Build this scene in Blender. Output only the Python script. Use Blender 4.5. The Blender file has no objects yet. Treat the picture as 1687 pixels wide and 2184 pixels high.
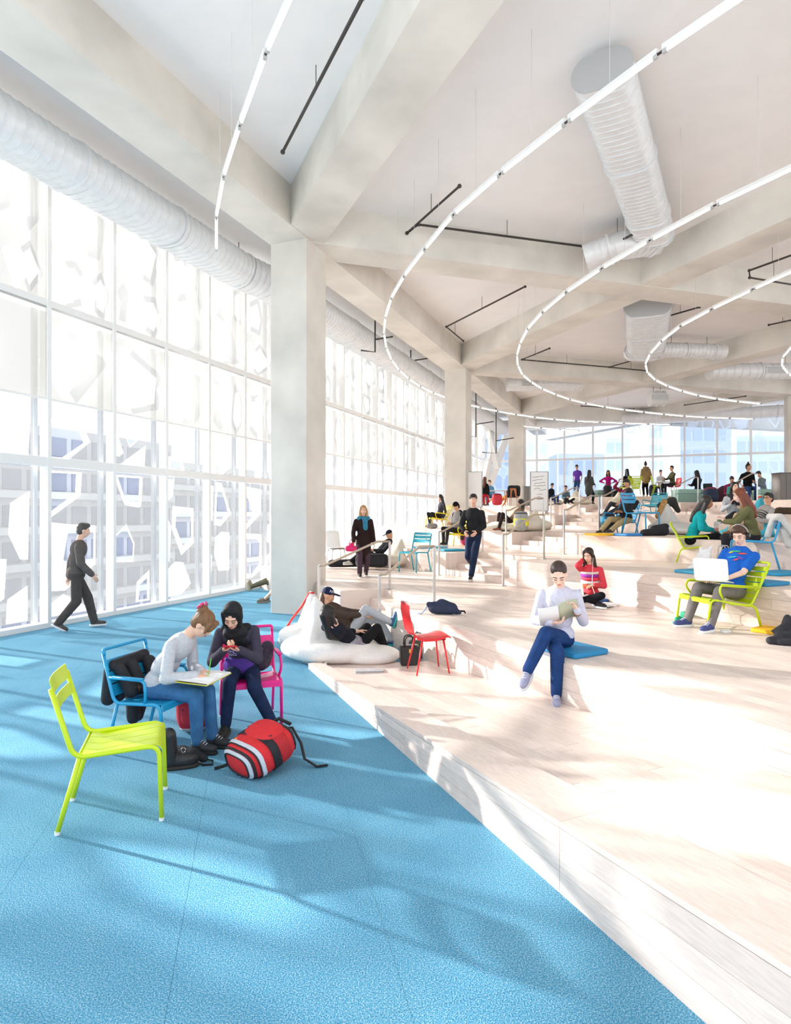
import bpy, bmesh, math, random
from mathutils import Vector, Matrix, Quaternion
from mathutils.geometry import tessellate_polygon
random.seed(7)
SC = bpy.context.scene
COL = SC.collection
R = math.radians

# ------------------------------------------------------------------ camera
EYE = 2.0; FPX = 1330.0; CX = 843.5; HY = 1100.0
cam = bpy.data.cameras.new('camera')
cam.sensor_fit = 'HORIZONTAL'; cam.sensor_width = 36.0
cam.lens = 36.0 * FPX / 1687.0
cam.shift_y = (HY - 1092.0) / 1687.0
cam.clip_start = 0.05; cam.clip_end = 600
camo = bpy.data.objects.new('camera', cam); COL.objects.link(camo)
camo.location = (0, 0, EYE); camo.rotation_euler = (R(90), 0, 0)
SC.camera = camo

# ------------------------------------------------------------------ world, sun, exposure
SC.view_settings.view_transform = 'Standard'
SC.view_settings.look = 'None'
SC.view_settings.gamma = 1.0
SC.view_settings.use_curve_mapping = False
SC.view_settings.exposure = 0.28
wd = bpy.data.worlds.new('sky'); SC.world = wd; wd.use_nodes = True
wn = wd.node_tree.nodes; wl = wd.node_tree.links
wn['Background'].inputs['Color'].default_value = (0.84, 0.915, 1.0, 1)
wn['Background'].inputs['Strength'].default_value = 1.7
sun = bpy.data.lights.new('sun', 'SUN'); sun.energy = 12.5; sun.angle = R(1.1)
sun.color = (1.0, 0.96, 0.91)
suno = bpy.data.objects.new('sun', sun); COL.objects.link(suno)
suno.rotation_euler = Vector((0.91, -0.414, -0.300)).to_track_quat('-Z', 'Y').to_euler()
suno.location = (-30, 20, 30)
SC.cycles.max_bounces = 8
SC.cycles.diffuse_bounces = 5
SC.cycles.transparent_max_bounces = 12
SC.cycles.caustics_reflective = False
SC.cycles.caustics_refractive = False

def W(px, py, Z=0.0):
    """the point on the level plane Z that the photograph shows at px, py"""
    y = FPX * (EYE - Z) / (py - HY)
    return Vector(((px - CX) * y / FPX, y, Z))
def WD(px, py, d):
    """the point at distance d that the photograph shows at px, py"""
    return Vector(((px - CX) * d / FPX, d, EYE - (py - HY) * d / FPX))

# ------------------------------------------------------------------ materials
def lin(h):
    h = h.lstrip('#')
    v = [int(h[i:i+2], 16) / 255 for i in (0, 2, 4)]
    return tuple(x / 12.92 if x <= 0.04045 else ((x + 0.055) / 1.055) ** 2.4 for x in v)
MATS = {}
def mat(hexc, rough=0.6, metal=0.0, var=0.0, scale=30.0, bump=0.0, bscale=None, key=None, coat=0.0, stretch=None, space='OBJECT', rnd=0.0, spec=0.5):
    k = key or (hexc, rough, metal, var, scale, bump, bscale, coat, stretch, space, rnd)
    if k in MATS: return MATS[k]
    m = bpy.data.materials.new('mat_%d' % len(MATS)); MATS[k] = m
    m.use_nodes = True; nt = m.node_tree; N = nt.nodes; L = nt.links
    b = N['Principled BSDF']
    c = lin(hexc)
    b.inputs['Base Color'].default_value = (*c, 1)
    b.inputs['Roughness'].default_value = rough
    b.inputs['Metallic'].default_value = metal
    b.inputs['Coat Weight'].default_value = coat
    b.inputs['Specular IOR Level'].default_value = spec
    m.diffuse_color = (*c, 1)
    vec = None
    if var or bump:
        if space == 'WORLD':
            g = N.new('ShaderNodeNewGeometry'); vec = g.outputs['Position']
        else:
            g = N.new('ShaderNodeTexCoord'); vec = g.outputs['Object']
        if rnd:
            oi = N.new('ShaderNodeObjectInfo'); ad = N.new('ShaderNodeVectorMath'); ad.operation = 'ADD'
            sc_ = N.new('ShaderNodeMath'); sc_.operation = 'MULTIPLY'; sc_.inputs[1].default_value = 37.0
            L.new(oi.outputs['Random'], sc_.inputs[0]); L.new(vec, ad.inputs[0]); L.new(sc_.outputs[0], ad.inputs[1]); vec = ad.outputs[0]
        if stretch:
            mp = N.new('ShaderNodeMapping'); mp.inputs['Scale'].default_value = stretch
            L.new(vec, mp.inputs['Vector']); vec = mp.outputs[0]
    if var:
        nz = N.new('ShaderNodeTexNoise'); nz.inputs['Scale'].default_value = scale; nz.inputs['Detail'].default_value = 4
        L.new(vec, nz.inputs['Vector'])
        mx = N.new('ShaderNodeMix'); mx.data_type = 'RGBA'
        mx.inputs['A'].default_value = (*[max(0, x * (1 - var)) for x in c], 1)
        mx.inputs['B'].default_value = (*[min(1, x * (1 + var)) for x in c], 1)
        rp = N.new('ShaderNodeMapRange'); rp.inputs['From Min'].default_value = 0.3; rp.inputs['From Max'].default_value = 0.7
        L.new(nz.outputs['Fac'], rp.inputs['Value']); L.new(rp.outputs[0], mx.inputs['Factor'])
        out = mx.outputs['Result']
        if rnd:
            hs = N.new('ShaderNodeHueSaturation'); mr = N.new('ShaderNodeMapRange')
            mr.inputs['To Min'].default_value = 1 - rnd; mr.inputs['To Max'].default_value = 1 + rnd * 0.6
            L.new(oi.outputs['Random'], mr.inputs['Value']); L.new(mr.outputs[0], hs.inputs['Value']); L.new(out, hs.inputs['Color']); out = hs.outputs[0]
        L.new(out, b.inputs['Base Color'])
    if bump:
        nb = N.new('ShaderNodeTexNoise'); nb.inputs['Scale'].default_value = bscale or scale; nb.inputs['Detail'].default_value = 3
        L.new(vec, nb.inputs['Vector'])
        bp = N.new('ShaderNodeBump'); bp.inputs['Strength'].default_value = bump; bp.inputs['Distance'].default_value = 0.02
        L.new(nb.outputs['Fac'], bp.inputs['Height']); L.new(bp.outputs[0], b.inputs['Normal'])
    return m

def sheer(key, hexc, clear, transl, rough=0.5, gloss=0.0, tint=(1, 1, 1)):
    """see-through cloth, printed glass and clear glass: part open, part lit through, part white"""
    if key in MATS: return MATS[key]
    m = bpy.data.materials.new('mat_' + key); MATS[key] = m
    m.use_nodes = True; nt = m.node_tree; N = nt.nodes; L = nt.links
    N.remove(N['Principled BSDF'])
    c = (*lin(hexc), 1); m.diffuse_color = c
    tr = N.new('ShaderNodeBsdfTransparent'); tr.inputs['Color'].default_value = (*tint, 1)
    df = N.new('ShaderNodeBsdfDiffuse'); df.inputs['Color'].default_value = c
    tl = N.new('ShaderNodeBsdfTranslucent'); tl.inputs['Color'].default_value = c
    a = N.new('ShaderNodeMixShader'); a.inputs['Fac'].default_value = transl
    L.new(df.outputs[0], a.inputs[1]); L.new(tl.outputs[0], a.inputs[2])
    bmx = N.new('ShaderNodeMixShader'); bmx.inputs['Fac'].default_value = clear
    L.new(a.outputs[0], bmx.inputs[1]); L.new(tr.outputs[0], bmx.inputs[2])
    last = bmx
    if gloss:
        gl = N.new('ShaderNodeBsdfGlossy'); gl.inputs['Roughness'].default_value = 0.03
        g2 = N.new('ShaderNodeMixShader'); g2.inputs['Fac'].default_value = gloss
        L.new(bmx.outputs[0], g2.inputs[1]); L.new(gl.outputs[0], g2.inputs[2]); last = g2
    L.new(last.outputs[0], N['Material Output'].inputs['Surface'])
    return m

def glow(key, hexc, strength):
    if key in MATS: return MATS[key]
    m = bpy.data.materials.new('mat_' + key); MATS[key] = m
    m.use_nodes = True; b = m.node_tree.nodes['Principled BSDF']
    b.inputs['Base Color'].default_value = (*lin(hexc), 1)
    b.inputs['Emission Color'].default_value = (*lin(hexc), 1); b.inputs['Emission Strength'].default_value = strength
    return m

def wood_mat(key, hexc, boards=False):
    if key in MATS: return MATS[key]
    m = mat(hexc, 0.42, 0, 0.10, 9.0, 0, None, key=key, stretch=(9, 0.9, 9), rnd=0.13)
    if boards:
        nt = m.node_tree; N = nt.nodes; L = nt.links; b = N['Principled BSDF']
        src = b.inputs['Base Color'].links[0].from_socket
        tc = N.new('ShaderNodeTexCoord'); mp = N.new('ShaderNodeMapping'); mp.inputs['Rotation'].default_value = (0, 0, R(90))
        br = N.new('ShaderNodeTexBrick'); br.inputs['Scale'].default_value = 1.0
        br.inputs['Brick Width'].default_value = 1.9; br.inputs['Row Height'].default_value = 0.13; br.inputs['Mortar Size'].default_value = 0.0018
        br.inputs['Color1'].default_value = (1, 1, 1, 1); br.inputs['Color2'].default_value = (0.92, 0.90, 0.87, 1); br.inputs['Mortar'].default_value = (0.72, 0.66, 0.60, 1)
        L.new(tc.outputs['Object'], mp.inputs[0]); L.new(mp.outputs[0], br.inputs['Vector'])
        mx = N.new('ShaderNodeMix'); mx.data_type = 'RGBA'; mx.blend_type = 'MULTIPLY'; mx.inputs['Factor'].default_value = 1.0
        L.new(src, mx.inputs['A']); L.new(br.outputs['Color'], mx.inputs['B']); L.new(mx.outputs['Result'], b.inputs['Base Color'])
    return m

# ------------------------------------------------------------------ mesh building
def frame_to(d):
    d = Vector(d).normalized()
    up = Vector((0, 0, 1)) if abs(d.z) < 0.95 else Vector((1, 0, 0))
    x = up.cross(d).normalized(); y = d.cross(x)
    return Matrix((x, y, d)).transposed()

class MB:
    def __init__(s): s.v = []; s.f = []
    def add(s, vs, fs):
        o = len(s.v); s.v += [tuple(p) for p in vs]; s.f += [tuple(i + o for i in f) for f in fs]; return s
    def box(s, c, size, rot=None):
        h = [x / 2 for x in size]
        vs = [Vector((sx * h[0], sy * h[1], sz * h[2])) for sz in (-1, 1) for sy in (-1, 1) for sx in (-1, 1)]
        if rot is not None:
            if not isinstance(rot, Matrix): rot = Matrix.Rotation(rot, 3, 'Z')
            vs = [rot @ p for p in vs]
        c = Vector(c)
        return s.add([p + c for p in vs], [(0, 2, 3, 1), (4, 5, 7, 6), (0, 1, 5, 4), (1, 3, 7, 5), (3, 2, 6, 7), (2, 0, 4, 6)])
    def bar(s, p, q, w, h, up=(0, 0, 1)):
        p = Vector(p); q = Vector(q); d = (q - p); ln = d.length; d.normalize()
        x = Vector(up).cross(d)
        if x.length < 1e-4: x = Vector((1, 0, 0))
        x.normalize(); z = d.cross(x)
        return s.box((p + q) / 2, (w, h, ln), Matrix((x, z, d)).transposed())
    def prism(s, pts, z0, z1):
        n = len(pts)
        vs = [(p[0], p[1], z0) for p in pts] + [(p[0], p[1], z1) for p in pts]
        area = sum(pts[i][0] * pts[(i + 1) % n][1] - pts[(i + 1) % n][0] * pts[i][1] for i in range(n))
        t = tessellate_polygon([[Vector((p[0], p[1], 0)) for p in pts]])
        fs = []
        for a, b, c in t:
            A = (pts[b][0] - pts[a][0]) * (pts[c][1] - pts[a][1]) - (pts[c][0] - pts[a][0]) * (pts[b][1] - pts[a][1])
            if A < 0: b, c = c, b
            fs.append((a + n, b + n, c + n)); fs.append((c, b, a))
        for i in range(n):
            j = (i + 1) % n
            fs.append((i, j, j + n, i + n) if area > 0 else (j, i, i + n, j + n))
        return s.add(vs, fs)
    def plate(s, outer, holes=(), y=0.0, th=0.0, axes='xz'):
        """flat piece in the local x-z plane, with openings"""
        loops = [[Vector((p[0], p[1], 0)) for p in outer]] + [[Vector((p[0], p[1], 0)) for p in h] for h in holes]
        flat = [p for l in loops for p in l]
        t = tessellate_polygon(loops)
        if th == 0:
            return s.add([(p.x, y, p.y) for p in flat], [tuple(a) for a in t])
        n = len(flat)
        vs = [(p.x, y - th / 2, p.y) for p in flat] + [(p.x, y + th / 2, p.y) for p in flat]
        fs = [tuple(a) for a in t] + [tuple(i + n for i in reversed(a)) for a in t]
        o = 0
        for l in loops:
            m = len(l)
            for i in range(m):
                fs.append((o + i, o + (i + 1) % m, o + (i + 1) % m + n, o + i + n))
            o += m
        return s.add(vs, fs)
    def tube(s, pts, r, seg=8, closed=False, caps=True, flat=None):
        pts = [Vector(p) for p in pts]; n = len(pts)
        rs = r if isinstance(r, (list, tuple)) else [r] * n
        vs = []; prev = None
        for i, p in enumerate(pts):
            if closed: d = pts[(i + 1) % n] - pts[i - 1]
            else: d = pts[min(i + 1, n - 1)] - pts[max(i - 1, 0)]
            if d.length < 1e-9: d = Vector((0, 0, 1))
            d.normalize()
            if prev is None:
                M = frame_to(d); x = M.col[0].copy()
            else:
                x = prev - d * prev.dot(d)
                if x.length < 1e-6: x = frame_to(d).col[0].copy()
                x.normalize()
            prev = x; y = d.cross(x)
            fx, fy = flat if flat else (1, 1)
            for k in range(seg):
                a = 2 * math.pi * (k + 0.5) / seg
                vs.append(p + (x * math.cos(a) * fx + y * math.sin(a) * fy) * rs[i])
        fs = []
        m = n if closed else n - 1
        for i in range(m):
            for k in range(seg):
                a = i * seg + k; b = i * seg + (k + 1) % seg; j = ((i + 1) % n) * seg
                fs.append((a, b, j + (k + 1) % seg, j + k))
        if caps and not closed:
            fs.append(tuple(reversed(range(seg)))); fs.append(tuple((n - 1) * seg + k for k in range(seg)))
        return s.add(vs, fs)
    def lathe(s, prof, c=(0, 0, 0), seg=16, rot=None):
        vs = []; c = Vector(c)
        for r_, z in prof:
            for k in range(seg):
                a = 2 * math.pi * k / seg
                p = Vector((r_ * math.cos(a), r_ * math.sin(a), z))
                vs.append((rot @ p if rot else p) + c)
        fs = []
        n = len(prof)
        for i in range(n - 1):
            for k in range(seg):
                fs.append((i * seg + k, i * seg + (k + 1) % seg, (i + 1) * seg + (k + 1) % seg, (i + 1) * seg + k))
        fs.append(tuple(reversed(range(seg)))); fs.append(tuple((n - 1) * seg + k for k in range(seg)))
        return s.add(vs, fs)
    def ell(s, c, r, rot=None, seg=14, rings=9, e=1.0, e2=None):
        """ellipsoid; e below 1 squares it off (cushions, bags)"""
        c = Vector(c); e2 = e2 or e
        pw = lambda v, ex: math.copysign(abs(v) ** ex, v)
        vs = []
        for i in range(rings + 1):
            ph = -math.pi / 2 + math.pi * i / rings
            if i in (0, rings): ph = math.copysign(math.pi / 2 - 0.02, ph)
            for k in range(seg):
                th = 2 * math.pi * k / seg
                p = Vector((r[0] * pw(math.cos(ph), e) * pw(math.cos(th), e2), r[1] * pw(math.cos(ph), e) * pw(math.sin(th), e2), r[2] * pw(math.sin(ph), e)))
                vs.append((rot @ p if rot else p) + c)
        fs = []
        for i in range(rings):
            for k in range(seg):
                fs.append((i * seg + k, i * seg + (k + 1) % seg, (i + 1) * seg + (k + 1) % seg, (i + 1) * seg + k))
        fs.append(tuple(reversed(range(seg)))); fs.append(tuple(rings * seg + k for k in range(seg)))
        return s.add(vs, fs)
    def cap(s, p, r0, q, r1, seg=12):
        """tapered rod with round ends"""
        p = Vector(p); q = Vector(q); d = q - p; ln = max(d.length, 1e-4); d = d / ln
        pts = []; rs = []
        for i in range(4):
            a = math.pi / 2 * i / 4 + 0.12 * (i == 0)
            pts.append(p - d * r0 * math.cos(a)); rs.append(r0 * math.sin(a))
        pts.append(p); rs.append(r0); pts.append(q); rs.append(r1)
        for i in range(3, -1, -1):
            a = math.pi / 2 * i / 4 + 0.12 * (i == 0)
            pts.append(q + d * r1 * math.cos(a)); rs.append(r1 * math.sin(a))
        # straight sweep
        M = frame_to(d); vs = []
        for pp, rr in zip(pts, rs):
            for k in range(seg):
                a = 2 * math.pi * k / seg
                vs.append(pp + M @ Vector((rr * math.cos(a), rr * math.sin(a), 0)))
        fs = []; n = len(pts)
        for i in range(n - 1):
            for k in range(seg):
                fs.append((i * seg + k, i * seg + (k + 1) % seg, (i + 1) * seg + (k + 1) % seg, (i + 1) * seg + k))
        fs.append(tuple(reversed(range(seg)))); fs.append(tuple((n - 1) * seg + k for k in range(seg)))
        return s.add(vs, fs)
    def mesh(s, name, smooth=False):
        me = bpy.data.meshes.new(name); me.from_pydata(s.v, [], s.f); me.validate(); me.update()
        if smooth:
            me.shade_smooth()
            if smooth is not True: me.set_sharp_from_angle(angle=R(smooth))
        return me
    def build(s, name, m, parent=None, smooth=False, label=None):
        o = bpy.data.objects.new(name, s.mesh(name, smooth)); COL.objects.link(o)
        o.data.materials.append(m)
        if parent: o.parent = parent
        if label: o['label'] = label
        return o

REMESH = []
def organic(mb, name, m, parent=None, voxel=0.02, smooth=4, extra=None, label=None):
    """one soft continuous surface grown round the shapes collected in mb"""
    o = mb.build(name, m, parent)
    if label: o['label'] = label
    r_ = o.modifiers.new('r', 'REMESH'); r_.mode = 'VOXEL'; r_.voxel_size = voxel; r_.use_smooth_shade = True
    if smooth:
        sm = o.modifiers.new('s', 'SMOOTH'); sm.factor = 0.5; sm.iterations = smooth
    REMESH.append((o, extra))
    return o
def bake_organic():
    bpy.context.view_layer.update()
    dg = bpy.context.evaluated_depsgraph_get()
    for o, extra in REMESH:
        me = bpy.data.meshes.new_from_object(o.evaluated_get(dg))
        o.modifiers.clear(); old = o.data
        if extra:
            bm = bmesh.new(); bm.from_mesh(me)
            t = extra.mesh('t', True); bm.from_mesh(t); bm.to_mesh(me); bm.free(); bpy.data.meshes.remove(t)
        me.name = o.name; me.shade_smooth()
        o.data = me; bpy.data.meshes.remove(old)
    REMESH.clear()

def tag(o, label=None, cat=None, group=None, kind=None):
    if label: o['label'] = label
    if cat: o['category'] = cat
    if group: o['group'] = group
    if kind: o['kind'] = kind
    return o
def empty(name, loc=(0, 0, 0), rz=0.0, label=None, cat=None, group=None, kind=None, scale=1.0):
    o = bpy.data.objects.new(name, None); COL.objects.link(o)
    o.location = loc; o.rotation_euler = (0, 0, rz); o.scale = (scale,) * 3
    o.empty_display_size = 0.2
    return tag(o, label, cat, group, kind)
def copy_tree(o, parent=None):
    c = o.copy(); COL.objects.link(c); c.parent = parent
    for ch in list(o.children): copy_tree(ch, c)
    return c
# ------------------------------------------------------------------ plan of the place
TH1 = math.atan2(526.0, FPX)                       # the facade runs this far right of the view axis
d1 = Vector((math.sin(TH1), math.cos(TH1), 0)); d2 = Vector((math.cos(TH1), -math.sin(TH1), 0))
FO = W(0, 1355, 0)                                 # a point at the foot of the facade
FANG = math.atan2(d1.y, d1.x); BANG = math.atan2(d2.y, d2.x)
NV = Vector((0.9054, 0.4245, 0)); RV = Vector((-0.4245, 0.9054, 0)); TANG = math.atan2(NV.y, NV.x)
def DT(D, t, Z=0.0): return NV * D + RV * t + Vector((0, 0, Z))
TZ = {2: 0.614, 3: 1.12, 4: 1.57, 5: 2.03, 6: 2.48, 7: 2.93}
TD = {2: 3.97, 3: 7.35, 4: 9.8, 5: 13.5, 6: 18.5}
SOF = 7.58; SLAB = 8.37
def ramp_z(t): return 0.03 + 0.058 * (7.9 - t)
CORN = FO + d1 * 34.0

M_conc = mat('#dbd6cd', 0.85, 0, 0.13, 0.9, 0.12, 14.0, key='concrete', space='WORLD')
M_slab = mat('#f2f0ef', 0.9, 0, 0.02, 2.0, 0.03, 40.0, key='slab', space='WORLD')
M_wood = wood_mat('wood', '#e7d5ca')
M_woodb = wood_mat('woodb', '#e7d5ca', True)
M_white = mat('#f1f0ee', 0.5, key='whitemetal')
M_steel = mat('#c9c7c4', 0.32, 0.85, key='steel')
M_rail = mat('#b8a794', 0.4, 0.2, key='rail')
M_pipe = mat('#4a4744', 0.5, 0.5, key='pipe')
M_duct = mat('#e6e7e8', 0.45, 0.15, 0.05, 6.0, key='duct')
M_glass = sheer('glass', '#ffffff', 0.985, 0.5, gloss=0.02, tint=(0.985, 0.99, 0.99))
M_bglass = sheer('blueglass', '#dfe8f2', 0.97, 0.5, gloss=0.03, tint=(0.62, 0.66, 0.74))
M_veil = sheer('veil', '#747470', 0.42, 0.58)
M_frit = sheer('frit', '#ffffff', 0.15, 0.80)
M_shade = sheer('shade', '#a2a09c', 0.34, 0.70)
M_lit = glow('tube', '#fffaf0', 5.0)

# carpet
def carpet_material():
    m = mat('#4f9cbe', 0.95, 0, 0.0, key='carpet', spec=0.1)
    nt = m.node_tree; N = nt.nodes; L = nt.links; b = N['Principled BSDF']
    g = N.new('ShaderNodeNewGeometry')
    a = N.new('ShaderNodeTexNoise'); a.inputs['Scale'].default_value = 150; a.inputs['Detail'].default_value = 3
    c = N.new('ShaderNodeTexNoise'); c.inputs['Scale'].default_value = 2.2; c.inputs['Detail'].default_value = 3
    L.new(g.outputs['Position'], a.inputs['Vector']); L.new(g.outputs['Position'], c.inputs['Vector'])
    r1 = N.new('ShaderNodeValToRGB')
    for e, (p, h) in zip([r1.color_ramp.elements[0], r1.color_ramp.elements[1], r1.color_ramp.elements.new(0.5)], ((0.30, '#2b7ba6'), (0.72, '#a6c9d6'), (0.5, '#5c9fbc'))):
        e.position = p; e.color = (*lin(h), 1)
    L.new(a.outputs['Fac'], r1.inputs[0])
    mx = N.new('ShaderNodeMix'); mx.data_type = 'RGBA'; mx.blend_type = 'MULTIPLY'
    r2 = N.new('ShaderNodeMapRange'); r2.inputs['From Min'].default_value = 0.35; r2.inputs['From Max'].default_value = 0.65; r2.inputs['To Min'].default_value = 0; r2.inputs['To Max'].default_value = 0.22
    L.new(c.outputs['Fac'], r2.inputs[0]); L.new(r2.outputs[0], mx.inputs['Factor'])
    L.new(r1.outputs[0], mx.inputs['A']); mx.inputs['B'].default_value = (*lin('#8fc3da'), 1)
    L.new(mx.outputs['Result'], b.inputs['Base Color'])
    bp = N.new('ShaderNodeBump'); bp.inputs['Strength'].default_value = 0.55; bp.inputs['Distance'].default_value = 0.012
    L.new(a.outputs['Fac'], bp.inputs['Height']); L.new(bp.outputs[0], b.inputs['Normal'])
    return m
M_carpet = carpet_material()

def clip(poly, p0, nrm):
    """keep the side of a straight cut that nrm points to"""
    out = []
    n = len(poly)
    for i in range(n):
        a = Vector((*poly[i][:2], 0)); b = Vector((*poly[(i + 1) % n][:2], 0))
        da = (a - p0).dot(nrm); db = (b - p0).dot(nrm)
        if da >= 0: out.append((a.x, a.y))
        if da * db < 0:
            c = a + (b - a) * (da / (da - db)); out.append((c.x, c.y))
    return out
def clip_rect(poly, x0, x1, z0, z1):
    for p, n_ in (((x0, 0), (1, 0)), ((x1, 0), (-1, 0)), ((0, z0), (0, 1)), ((0, z1), (0, -1))):
        if len(poly) < 3: return []
        poly = clip(poly, Vector((*p, 0)), Vector((*n_, 0)))
    return poly if len(poly) >= 3 else []

# ------------------------------------------------------------------ floor: carpet tiles on a screed
FLO = FO.copy(); FLO.z = 0
fl = empty('floor', (0, 0, 0), 0, 'blue heathered carpet of large square tiles beside the glass facade', kind='structure')
pts = clip([(-14, -3), (26, -3), (26, 44), (-14, 44)], FLO, d2)
MB().prism(pts, -0.4, -0.012).build('screed', mat('#8f969c', 0.9), fl)
TA = math.atan2(0.22, 0.975); tx = Vector((math.cos(TA), math.sin(TA), 0)); ty = Vector((-math.sin(TA), math.cos(TA), 0))
TS = 0.96
for i in range(-14, 8):
    for j in range(-4, 26):
        c = Vector((-2.6, 3.4, 0)) + tx * (i * TS) + ty * (j * TS)
        if c.dot(NV) > 5.0 or c.y < -1.6: continue
        sq = [c + tx * (sx * TS / 2 * 0.9985) + ty * (sy * TS / 2 * 0.9985) for sx, sy in ((-1, -1), (1, -1), (1, 1), (-1, 1))]
        sq = clip([(p.x, p.y) for p in sq], FLO + d2 * 0.02, d2)
        if len(sq) < 3: continue
        MB().prism(sq, -0.012, 0).build('carpet_tile', M_carpet, fl)

# ------------------------------------------------------------------ terraces of pale wood
def tier_poly(D0, notches=(), tmin=-3.0):
    a = (D0 + 1.56) / 0.728
    tf = 12.25 + 0.6858 * a - 0.2
    pts = [(D0, tmin)]
    for t0, t1 in notches:
        pts += [(D0, t0), (D0 + 0.9, t0), (D0 + 0.9, t1), (D0, t1)]
    pts += [(D0, tf), (23.0, 35.2), (38.0, 19.4), (27, tmin)]
    return pts
NOTCH = {2: [(8.8, 10.85)], 3: [(10.3, 12.85)], 4: [(11.4, 13.65)], 5: [(14.1, 16.4)], 6: [(13.6, 15.7), (18.2, 20.5)]}
tiers = {}
for k in (2, 3, 4, 5, 6):
    z0 = TZ[k - 1] if k > 2 else 0.0
    drop = 0.014 if k == 2 else 0.0
    t = empty('terrace_tier', (0, 0, 0), TANG, ['', '', 'lowest broad wooden terrace, with the seated reader on its edge', 'second wooden terrace, behind the striped sweater', 'third wooden terrace, with the yellow cushion at its edge', 'fourth wooden terrace below the whiteboard', 'fifth wooden terrace under the far round duct'][k], kind='structure')
    tiers[k] = t
    MB().prism(tier_poly(TD[k], NOTCH[k]), z0, TZ[k] - drop).build('platform', M_woodb if k > 2 else M_wood, t)
    for t0, t1 in NOTCH[k]:
        for q in range(3):
            zt = z0 + (TZ[k] - z0) * (q + 1) / 4
            MB().box((TD[k] + 0.6 * 0 + (0.9 + 0.3 * q) / 2 - 0.0 + 0.0, (t0 + t1) / 2, (z0 + zt) / 2), (0.9 - 0.3 * q, t1 - t0 - 0.006, zt - z0)).build('stair_step', M_wood, t)
t7 = empty('terrace_tier', (0, 0, 0), 0, 'highest wooden floor, running along the far windows', kind='structure')
MB().prism([(7.6, 35.5), (9.2, 32.2), (12.9, 28.6), (24, 26.2), (30, 33), (6.5, 41.3)], TZ[6], TZ[7]).build('platform', M_woodb, t7)

def plank_rows(parent, D0, D1, w, ta, tb, zf, th=0.014, holes=(), tilt=0.0, lmin=1.5, lmax=2.3):
    D = D0; row = 0
    while D < D1 - 0.02:
        ww = min(w, D1 - D)
        spans = [(ta, tb(D) if callable(tb) else tb)]
        for (hd, h0, h1) in holes:
            if D < hd - 0.02:
                ns = []
                for a, b in spans:
                    if h0 > a: ns.append((a, min(h0, b)))
                    if h1 < b: ns.append((max(h1, a), b))
                spans = ns
        for a, b in spans:
            t = a
            while t < b - 0.01:
                ln = random.uniform(lmin, lmax) * (0.5 if t == a else 1)
                e = min(b, t + ln)
                if b - e < 0.5: e = b
                zm = zf((t + e) / 2)
                rot = Matrix.Rotation(tilt, 3, 'X')
                MBo = MB().box((0, 0, -th / 2), (ww - 0.0022, (e - t) - 0.0022, th))
                o = MBo.build('plank', M_wood, parent)
                o.location = (D + ww / 2, (t + e) / 2, zm); o.rotation_euler = (tilt, 0, 0)
                t = e
        D += ww; row += 1
# lowest ramp, flush with the carpet at its far end
rp = empty('ramp', (0, 0, 0), TANG, 'sloping wooden ramp of long planks beside the blue carpet', kind='structure')
def hexa(mb, q):  # q: 4 bottom, 4 top
    return mb.add(q, [(3, 2, 1, 0), (4, 5, 6, 7), (0, 1, 5, 4), (1, 2, 6, 5), (2, 3, 7, 6), (3, 0, 4, 7)])
def ramp_block(mb, D0, D1, ta, tb, dz):
    Da = D0(ta) if callable(D0) else D0; Db = D0(tb) if callable(D0) else D0
    return hexa(mb, [(Da, ta, 0), (D1, ta, 0), (D1, tb, 0), (Db, tb, 0), (Da, ta, ramp_z(ta) + dz), (D1, ta, ramp_z(ta) + dz), (D1, tb, ramp_z(tb) + dz), (Db, tb, ramp_z(tb) + dz)])
ramp_block(MB(), 2.55, 3.96, -3.0, 7.3, -0.014).build('ramp_bed', M_wood, rp)
hexa(MB(), [(2.55, 7.3, 0), (3.96, 7.3, 0), (3.96, 7.31, 0), (2.55, 7.9, 0), (2.55, 7.3, 0.05), (3.96, 7.3, 0.05), (3.96, 7.31, 0.05), (2.55, 7.9, 0.016)]).build('ramp_toe', M_wood, rp)
plank_rows(rp, 2.6, 3.955, 0.135, -3.0, lambda D: 7.9 - 0.43 * (D - 2.6), ramp_z, tilt=-math.atan(0.058))
curbD = lambda t: 2.43 - 0.0455 * (7.87 - t)
tt = -3.0
while tt < 7.8:
    e = min(7.87, tt + random.uniform(1.5, 2.1))
    if 7.87 - e < 0.5: e = 7.87
    # top board of the edge, then three boards down its face
    g = 0.0015
    za, zb = ramp_z(tt) + 0.04, ramp_z(e) + 0.04
    Da, Db = curbD(tt), curbD(e)
    hexa(MB(), [(Da, tt + g, za - 0.03), (2.598, tt + g, za - 0.03), (2.598, e - g, zb - 0.03), (Db, e - g, zb - 0.03), (Da, tt + g, za), (2.598, tt + g, za), (2.598, e - g, zb), (Db, e - g, zb)]).build('edge_board', M_wood, rp)
    for q in range(3):
        a0, a1 = (za - 0.032) * q / 3, (za - 0.032) * (q + 1) / 3 - 0.002
        b0, b1 = (zb - 0.032) * q / 3, (zb - 0.032) * (q + 1) / 3 - 0.002
        hexa(MB(), [(Da + .001, tt + g, a0), (Da + 0.03, tt + g, a0), (Db + 0.03, e - g, b0), (Db + .001, e - g, b0), (Da + .001, tt + g, a1), (Da + 0.03, tt + g, a1), (Db + 0.03, e - g, b1), (Db + .001, e - g, b1)]).build('face_board', M_wood, rp)
    tt = e
MB().box(((curbD(7.85) + 2.6) / 2, 7.85, 0.033), (0.16, 0.04, 0.066)).build('end_board', M_wood, rp)
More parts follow.
